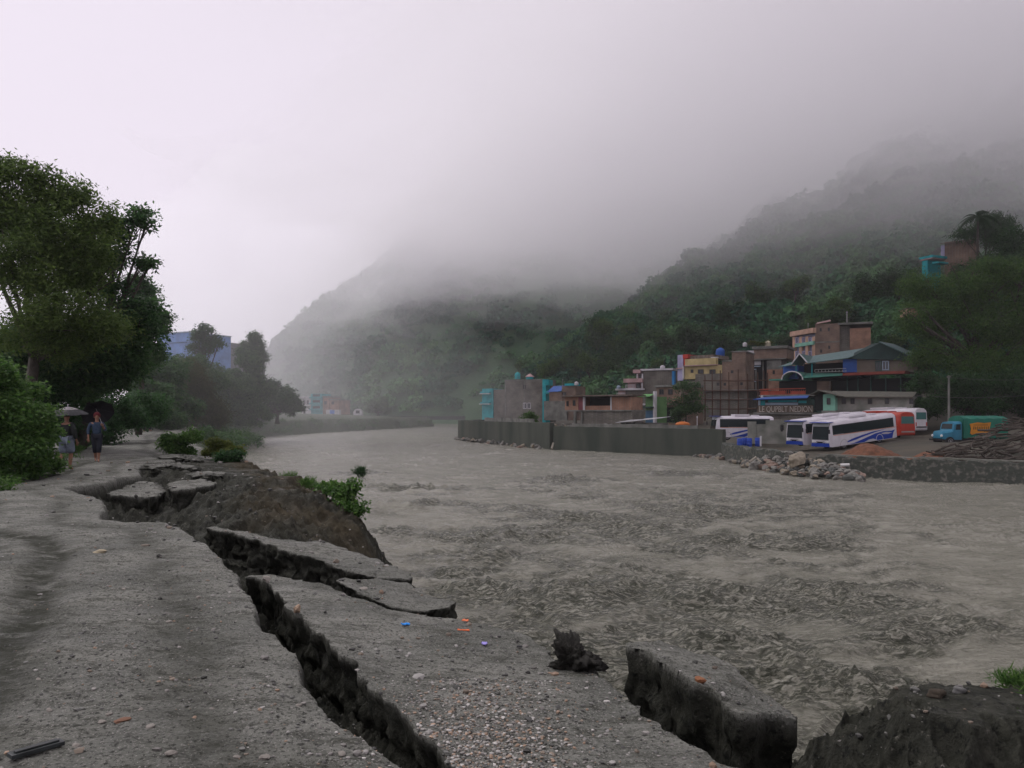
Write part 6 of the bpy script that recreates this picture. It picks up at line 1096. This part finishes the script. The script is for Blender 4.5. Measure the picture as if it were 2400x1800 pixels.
# ================================================================== people and umbrellas
skinm = mat('skin', (.22, .115, .075), .6); hairm = mat('black_hair', (.012, .011, .012), .5)
def skin_obj(name, verts, edges, radii, m, parent, root=0, sub=2):
    me = bpy.data.meshes.new(name); me.from_pydata([Vector(v) for v in verts], edges, [])
    o = link(bpy.data.objects.new(name, me), parent); md = o.modifiers.new('skin', 'SKIN'); md.use_smooth_shade = True; md.branch_smoothing = .6
    for i, r in enumerate(radii): me.skin_vertices[0].data[i].radius = (r, r) if not hasattr(r, '__len__') else r; me.skin_vertices[0].data[i].use_root = (i == root)
    s = o.modifiers.new('smooth', 'SUBSURF'); s.levels = sub; s.render_levels = sub; me.materials.append(m); return o
def person(label, loc, yaw, J, parts, h=1.6, hair='short', head=None, hands=True):
    """J: joints (x right, y back, z up; the figure faces -y) for a height of 1.6 m"""
    o = empty('person', loc, yaw); tag(o, label, 'person'); k = h / 1.6; o.scale = (k, k, k)
    V = []; E = []; Rd = []
    def a(p, r, par=None):
        V.append(p); Rd.append(r); 
        if par is not None: E.append((par, len(V) - 1))
        return len(V) - 1
    g = lambda n_: Vector(J[n_])
    pel = a(g('pelvis'), (.12, .095)); sp = a(g('spine'), (.11, .085), pel); ch = a(g('chest'), (.135, .095), sp); nk = a(g('neck'), .048, ch); hb = a(g('head') - Vector((0, 0, .055)), (.062, .07), nk); hc = a(g('head') + Vector((0, 0, .02)), (.075, .09), hb); a(g('head') + Vector((0, 0, .085)), (.052, .062), hc)
    for s in ('l', 'r'):
        sh = a(g('sh_' + s), .052, ch); el = a(g('el_' + s), .038, sh); wr = a(g('wr_' + s), (.024, .028), el); d = (g('wr_' + s) - g('el_' + s)).normalized(); pm_ = a(g('wr_' + s) + d * .055, (.020, .036), wr)
        if hands:
            sd = d.cross(Vector((0, 1, 0))); sd = sd.normalized() if sd.length > .1 else Vector((1, 0, 0)); up = sd.cross(d)
            for f_, (of, ln) in enumerate(((-.027, .058), (-.009, .066), (.009, .062), (.026, .048))): b0 = a(g('wr_' + s) + d * .085 + sd * of, .009, pm_); b1 = a(V[b0] + d * ln * .55 + up * .008, .008, b0); a(V[b1] + d * ln * .4 + up * .022, .007, b1)
            t0 = a(g('wr_' + s) + d * .045 + sd * -.042, .010, pm_); a(V[t0] + d * .03 - sd * .02 + up * .015, .008, t0)
        hp = a(g('hip_' + s), .085, pel); kn = a(g('kn_' + s), .055, hp); ca = a(g('kn_' + s).lerp(g('an_' + s), .35), .056, kn); an = a(g('an_' + s), .036, ca); a(g('an_' + s) + Vector(J.get('toe_' + s, (0, -.14, -.045))), (.032, .02), an)
    skin_obj('body', V, E, Rd, skinm, o)
    for nm, chains, m in parts:                      # clothing: sleeves and legs that follow the limbs, a little wider
        vs_, es, rr_ = [], [], []; idx = {}
        for ch_ in chains:
            prev = None
            for key, r in ch_:
                if isinstance(key, str): p = g(key)
                else: p = g(key[0]).lerp(g(key[1]), key[2])
                kk = str(key)
                if kk not in idx: idx[kk] = len(vs_); vs_.append(p); rr_.append(r)
                if prev is not None: es.append((prev, idx[kk]))
                prev = idx[kk]
        skin_obj(nm, vs_, es, rr_, m, o)
    H0 = g('head'); m = MB(); rows = []                                 # hair or scarf: a cap over the skull, open at the face
    for i in range(9):
        th = i / 8 * (1.95 if hair == 'short' else 2.15); rows.append([H0 + Vector((.100 * math.sin(th) * math.cos(p_), .014 + .114 * math.sin(th) * math.sin(p_) * (1 if math.sin(p_) > -.3 else .82), .035 + .120 * math.cos(th) + (.05 * max(0, -math.sin(p_)) * math.sin(th) ** 2 * (th / 1.5)))) for p_ in np.linspace(0, 2 * math.pi, 18, endpoint=False)])
    m.loft(rows); m.build('hair' if hair == 'short' else 'headscarf', head or hairm, o, smooth=True)
    for s in (-1, 1):
        m = MB(); c = H0 + Vector((s * .03, -.083, .012)); m.loft([[c + Vector((.012 * q * math.cos(p_), -.004 * e, .007 * q * math.sin(p_))) for p_ in np.linspace(0, 2 * math.pi, 8, endpoint=False)] for q, e in ((1, 0), (.7, 1), (.1, 1.6))]); m.build('eye', hairm, o, smooth=True)
        m = MB(); c = H0 + Vector((s * .083, .012, -.005)); m.loft([[c + Vector((s * .012 * e, .018 * q * math.cos(p_), .03 * q * math.sin(p_))) for p_ in np.linspace(0, 2 * math.pi, 8, endpoint=False)] for q, e in ((.9, -1), (1, .3), (.6, .6))]); m.build('ear', skinm, o, smooth=True)
    m = MB(); c = H0 + Vector((0, -.086, -.012)); m.loft([[c + Vector((x, y, z)) for x, y, z in r_] for r_ in ([(-.008, .01, .03), (.008, .01, .03), (.008, .012, .028), (-.008, .012, .028)], [(-.013, 0, -.006), (.013, 0, -.006), (.013, .02, -.006), (-.013, .02, -.006)], [(-.012, -.018, -.016), (.012, -.018, -.016), (.014, .012, -.02), (-.014, .012, -.02)])]); m.build('nose', skinm, o, smooth=True)
    m = MB(); c = H0 + Vector((0, -.083, -.05)); m.box(c + Vector((-.022, -.003, -.005)), c + Vector((.022, .012, .005))); m.build('mouth', mat('lips', (.16, .06, .05), .5), o, bevel=.003)
    return o
def umbrella(label, top, axis, rad, cols, open_=.28, seed=1, band=False):
    o = empty('umbrella', top); ax_ = Vector(axis).normalized(); o.rotation_euler = ax_.to_track_quat('Z', 'Y').to_euler(); tag(o, label, 'umbrella'); n = 8; m1 = MB(); m2 = MB(); seg = 4
    for dz, mm in ((0, m1),):
        rings = []
        for i in range(9):
            t = i / 8; rg = []
            for k in range(n * seg):
                f_ = (k % seg) / seg; q = rad * t * (1 - .075 * math.sin(math.pi * f_) * t); p_ = 2 * math.pi * k / (n * seg); rg.append(Vector((q * math.cos(p_), q * math.sin(p_), -open_ * rad * 2 * (t ** 1.5) * .5 - .02 * math.sin(math.pi * f_) * t + .03 * rad)))
            rings.append(rg)
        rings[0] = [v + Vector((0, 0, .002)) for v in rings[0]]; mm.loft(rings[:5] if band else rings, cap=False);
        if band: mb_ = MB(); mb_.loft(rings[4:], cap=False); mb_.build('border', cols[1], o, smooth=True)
        inner = [[v - Vector((0, 0, .008)) for v in rg] for rg in rings]; m2.loft(inner, cap=False)
    m1.build('canopy', cols[0], o, smooth=True); m2.build('lining', cols[1], o, smooth=True); m = MB(); m.tube([(0, 0, .09), (0, 0, 0), (0, 0, -.82)], [.008, .009, .008], 8); m.build('shaft', mat('umbrella_steel', (.3, .3, .3), .35, metal=.7), o, smooth=True)
    m = MB(); m.tube([(0, 0, -.80), (0, 0, -.92)], .014, 8); m.build('handle', blackm, o, smooth=True); m = MB()
    for k in range(n): p_ = 2 * math.pi * k / n; m.tube([(0, 0, -.36 * rad), (.5 * rad * math.cos(p_), .5 * rad * math.sin(p_), -open_ * rad * .5 ** 1.5 - .01)], .004, 4); m.tube([(0, 0, -.012)] + [(rad * t * math.cos(p_), rad * t * math.sin(p_), -open_ * rad * t ** 1.5 + .01 * rad - .012) for t in (.5, 1)], .004, 4)
    m.build('ribs', blackm, o); return o
def wz(x, y): z = drop(x, y); return 0.0 if z is None else z
WALK = {'pelvis': (0, 0, .86), 'spine': (0, 0, 1.0), 'chest': (0, .005, 1.18), 'neck': (0, 0, 1.34), 'head': (0, -.01, 1.47)}
# woman in blue checked top, walking to the camera, umbrella on her left shoulder
x, y = G(227, 1084); zz = wz(x, y); yaw = math.atan2(x, -y) + math.pi if False else -math.atan2(x, y) * 1.0
J = dict(WALK, sh_l=(.165, .01, 1.27), sh_r=(-.165, .01, 1.27), el_l=(.235, .03, 1.02), wr_l=(.21, -.13, 1.13), el_r=(-.245, .05, 1.02), wr_r=(-.235, -.02, .80), hip_l=(.085, 0, .84), hip_r=(-.085, 0, .84), kn_l=(.06, -.13, .48), an_l=(.045, -.12, .09), kn_r=(-.055, -.02, .46), an_r=(-.035, .16, .14), toe_r=(0, -.10, -.09))
J['wr_l'], J['el_l'] = (.17, -.16, 1.16), (.24, .0, 1.03)
checks = mat('blue_checked_cloth', (.018, .034, .062), .85, (.035, .055, .085), 14); dkblue = mat('navy_cloth', (.012, .014, .02), .85)
person('person walking in a blue checked top and dark cropped trousers with red headscarf', (x, y, zz), yaw, J,
       [('top', [[('pelvis', (.150, .118)), ('spine', (.142, .112)), ('chest', (.158, .118)), (('chest', 'neck', .72), (.10, .075))], [('chest', (.158, .118)), ('sh_l', .068), ('el_l', .054), (('el_l', 'wr_l', .5), .046)], [('chest', (.158, .118)), ('sh_r', .068), ('el_r', .054), (('el_r', 'wr_r', .6), .044)]], checks),
        ('trousers', [[('pelvis', (.140, .115)), ('hip_l', .103), ('kn_l', .082), (('kn_l', 'an_l', .45), .075)], [('pelvis', (.140, .115)), ('hip_r', .103), ('kn_r', .082), (('kn_r', 'an_r', .45), .075)]], dkblue), ('shoe', [[('an_l', .042), (('an_l', 'kn_l', -.10), .046)]], blackm), ('shoe', [[('an_r', .042), (('an_r', 'kn_r', -.10), .046)]], blackm)], 1.62, 'scarf', mat('red_scarf', (.09, .014, .017), .85))
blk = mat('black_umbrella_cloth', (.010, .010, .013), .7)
hv = Vector((x, y, zz)) + Matrix.Rotation(yaw, 3, 'Z') @ Vector((J['wr_l'])) * 1.02
tp = W(225, 958, y + .42); tilt = (tp - hv).normalized(); umbrella('black umbrella resting on the shoulder of the person in the blue top', tp, tilt, .52, (blk, blk), .42)
# person in dark jacket and pale shorts walking away
x, y = G(156, 1101); zz = wz(x, y); yaw2 = math.pi + R(-6)
J2 = dict(WALK, sh_l=(.185, .01, 1.28), sh_r=(-.185, .01, 1.28), el_l=(.25, -.05, 1.04), wr_l=(.14, -.22, 1.12), el_r=(-.26, .05, 1.03), wr_r=(-.24, -.06, .82), hip_l=(.09, 0, .84), hip_r=(-.09, 0, .84), kn_l=(.09, .03, .46), an_l=(.10, .26, .20), toe_l=(0, -.08, -.10), kn_r=(-.06, -.10, .47), an_r=(-.045, -.06, .09))
shorts = mat('pale_blue_shorts_cloth', (.16, .19, .235), .9, (.11, .13, .165), 9)
person('person walking away in a black jacket and pale baggy shorts', (x, y, zz), yaw2, J2,
       [('jacket', [[(('pelvis', 'spine', -.2), (.158, .13)), ('pelvis', (.165, .135)), ('spine', (.165, .13)), ('chest', (.18, .135)), (('chest', 'neck', .75), (.115, .09))], [('chest', (.18, .135)), ('sh_l', .082), ('el_l', .066), (('el_l', 'wr_l', .85), .048)], [('chest', (.18, .135)), ('sh_r', .082), ('el_r', .066), (('el_r', 'wr_r', .85), .048)]], mat('black_jacket', (.014, .017, .016), .8)),
        ('shorts', [[('pelvis', (.150, .125)), ('hip_l', .118), (('hip_l', 'kn_l', .6), .118), (('hip_l', 'kn_l', 1.02), .118)], [('pelvis', (.150, .125)), ('hip_r', .118), (('hip_r', 'kn_r', .6), .118), (('hip_r', 'kn_r', 1.02), .118)]], shorts), ('shoe', [[('an_l', .040), (('an_l', 'kn_l', -.10), .044)]], blackm), ('shoe', [[('an_r', .040), (('an_r', 'kn_r', -.10), .044)]], blackm)], 1.68)
hv = Vector((x, y, zz)) + Matrix.Rotation(yaw2, 3, 'Z') @ Vector(J2['wr_l']) * 1.05
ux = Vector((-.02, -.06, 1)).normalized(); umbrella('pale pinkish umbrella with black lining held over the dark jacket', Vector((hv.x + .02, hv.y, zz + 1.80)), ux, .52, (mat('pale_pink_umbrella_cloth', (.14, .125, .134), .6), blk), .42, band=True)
# three small figures far down the road
for k, (px, py, c, lab, uc) in enumerate(((326, 1011, (.45, .34, .02), 'person in a yellow raincoat far down the road', None), (338, 1013, (.42, .34, .03), 'person in yellow with a white hat beside the other yellow raincoat', (.35, .36, .40)), (353, 1011, (.03, .035, .035), 'person in dark clothes under a pale umbrella by the loader', (.30, .33, .40)))):
    x, y = G(px, py); zz = 0.0; zz = float(bank_z(np.array([x]), np.array([y]))[0]); cm = pm('far_coat_%d' % k, c, .7)
    J3 = dict(WALK, sh_l=(.18, 0, 1.28), sh_r=(-.18, 0, 1.28), el_l=(.24, 0, 1.02), wr_l=(.2, -.18, 1.12), el_r=(-.24, 0, 1.02), wr_r=(-.24, -.05, .8), hip_l=(.09, 0, .84), hip_r=(-.09, 0, .84), kn_l=(.08, -.06, .46), an_l=(.08, 0, .09), kn_r=(-.08, .02, .46), an_r=(-.08, .12, .1))
    person(lab, (x, y, zz), R(170 - 20 * k), J3, [('coat', [[('pelvis', (.16, .13)), ('spine', (.15, .12)), ('chest', (.17, .125)), (('chest', 'neck', .75), (.1, .08))], [('chest', (.17, .125)), ('sh_l', .08), ('el_l', .062), (('el_l', 'wr_l', .9), .05)], [('chest', (.17, .125)), ('sh_r', .08), ('el_r', .062), (('el_r', 'wr_r', .9), .05)]], cm), ('trousers', [[('pelvis', (.145, .12)), ('hip_l', .105), ('kn_l', .085), (('kn_l', 'an_l', .85), .07)], [('pelvis', (.145, .12)), ('hip_r', .105), ('kn_r', .085), (('kn_r', 'an_r', .85), .07)]], dkblue)], 1.6, hands=False)
    if uc: umbrella('grey umbrella over the person in yellow' if k == 1 else 'pale blue grey umbrella over the person in dark clothes', (x + .05, y, zz + 1.98), (.05, -.1, 1), .62, (pm('umb_%d' % k, uc, .6), blk), .30)
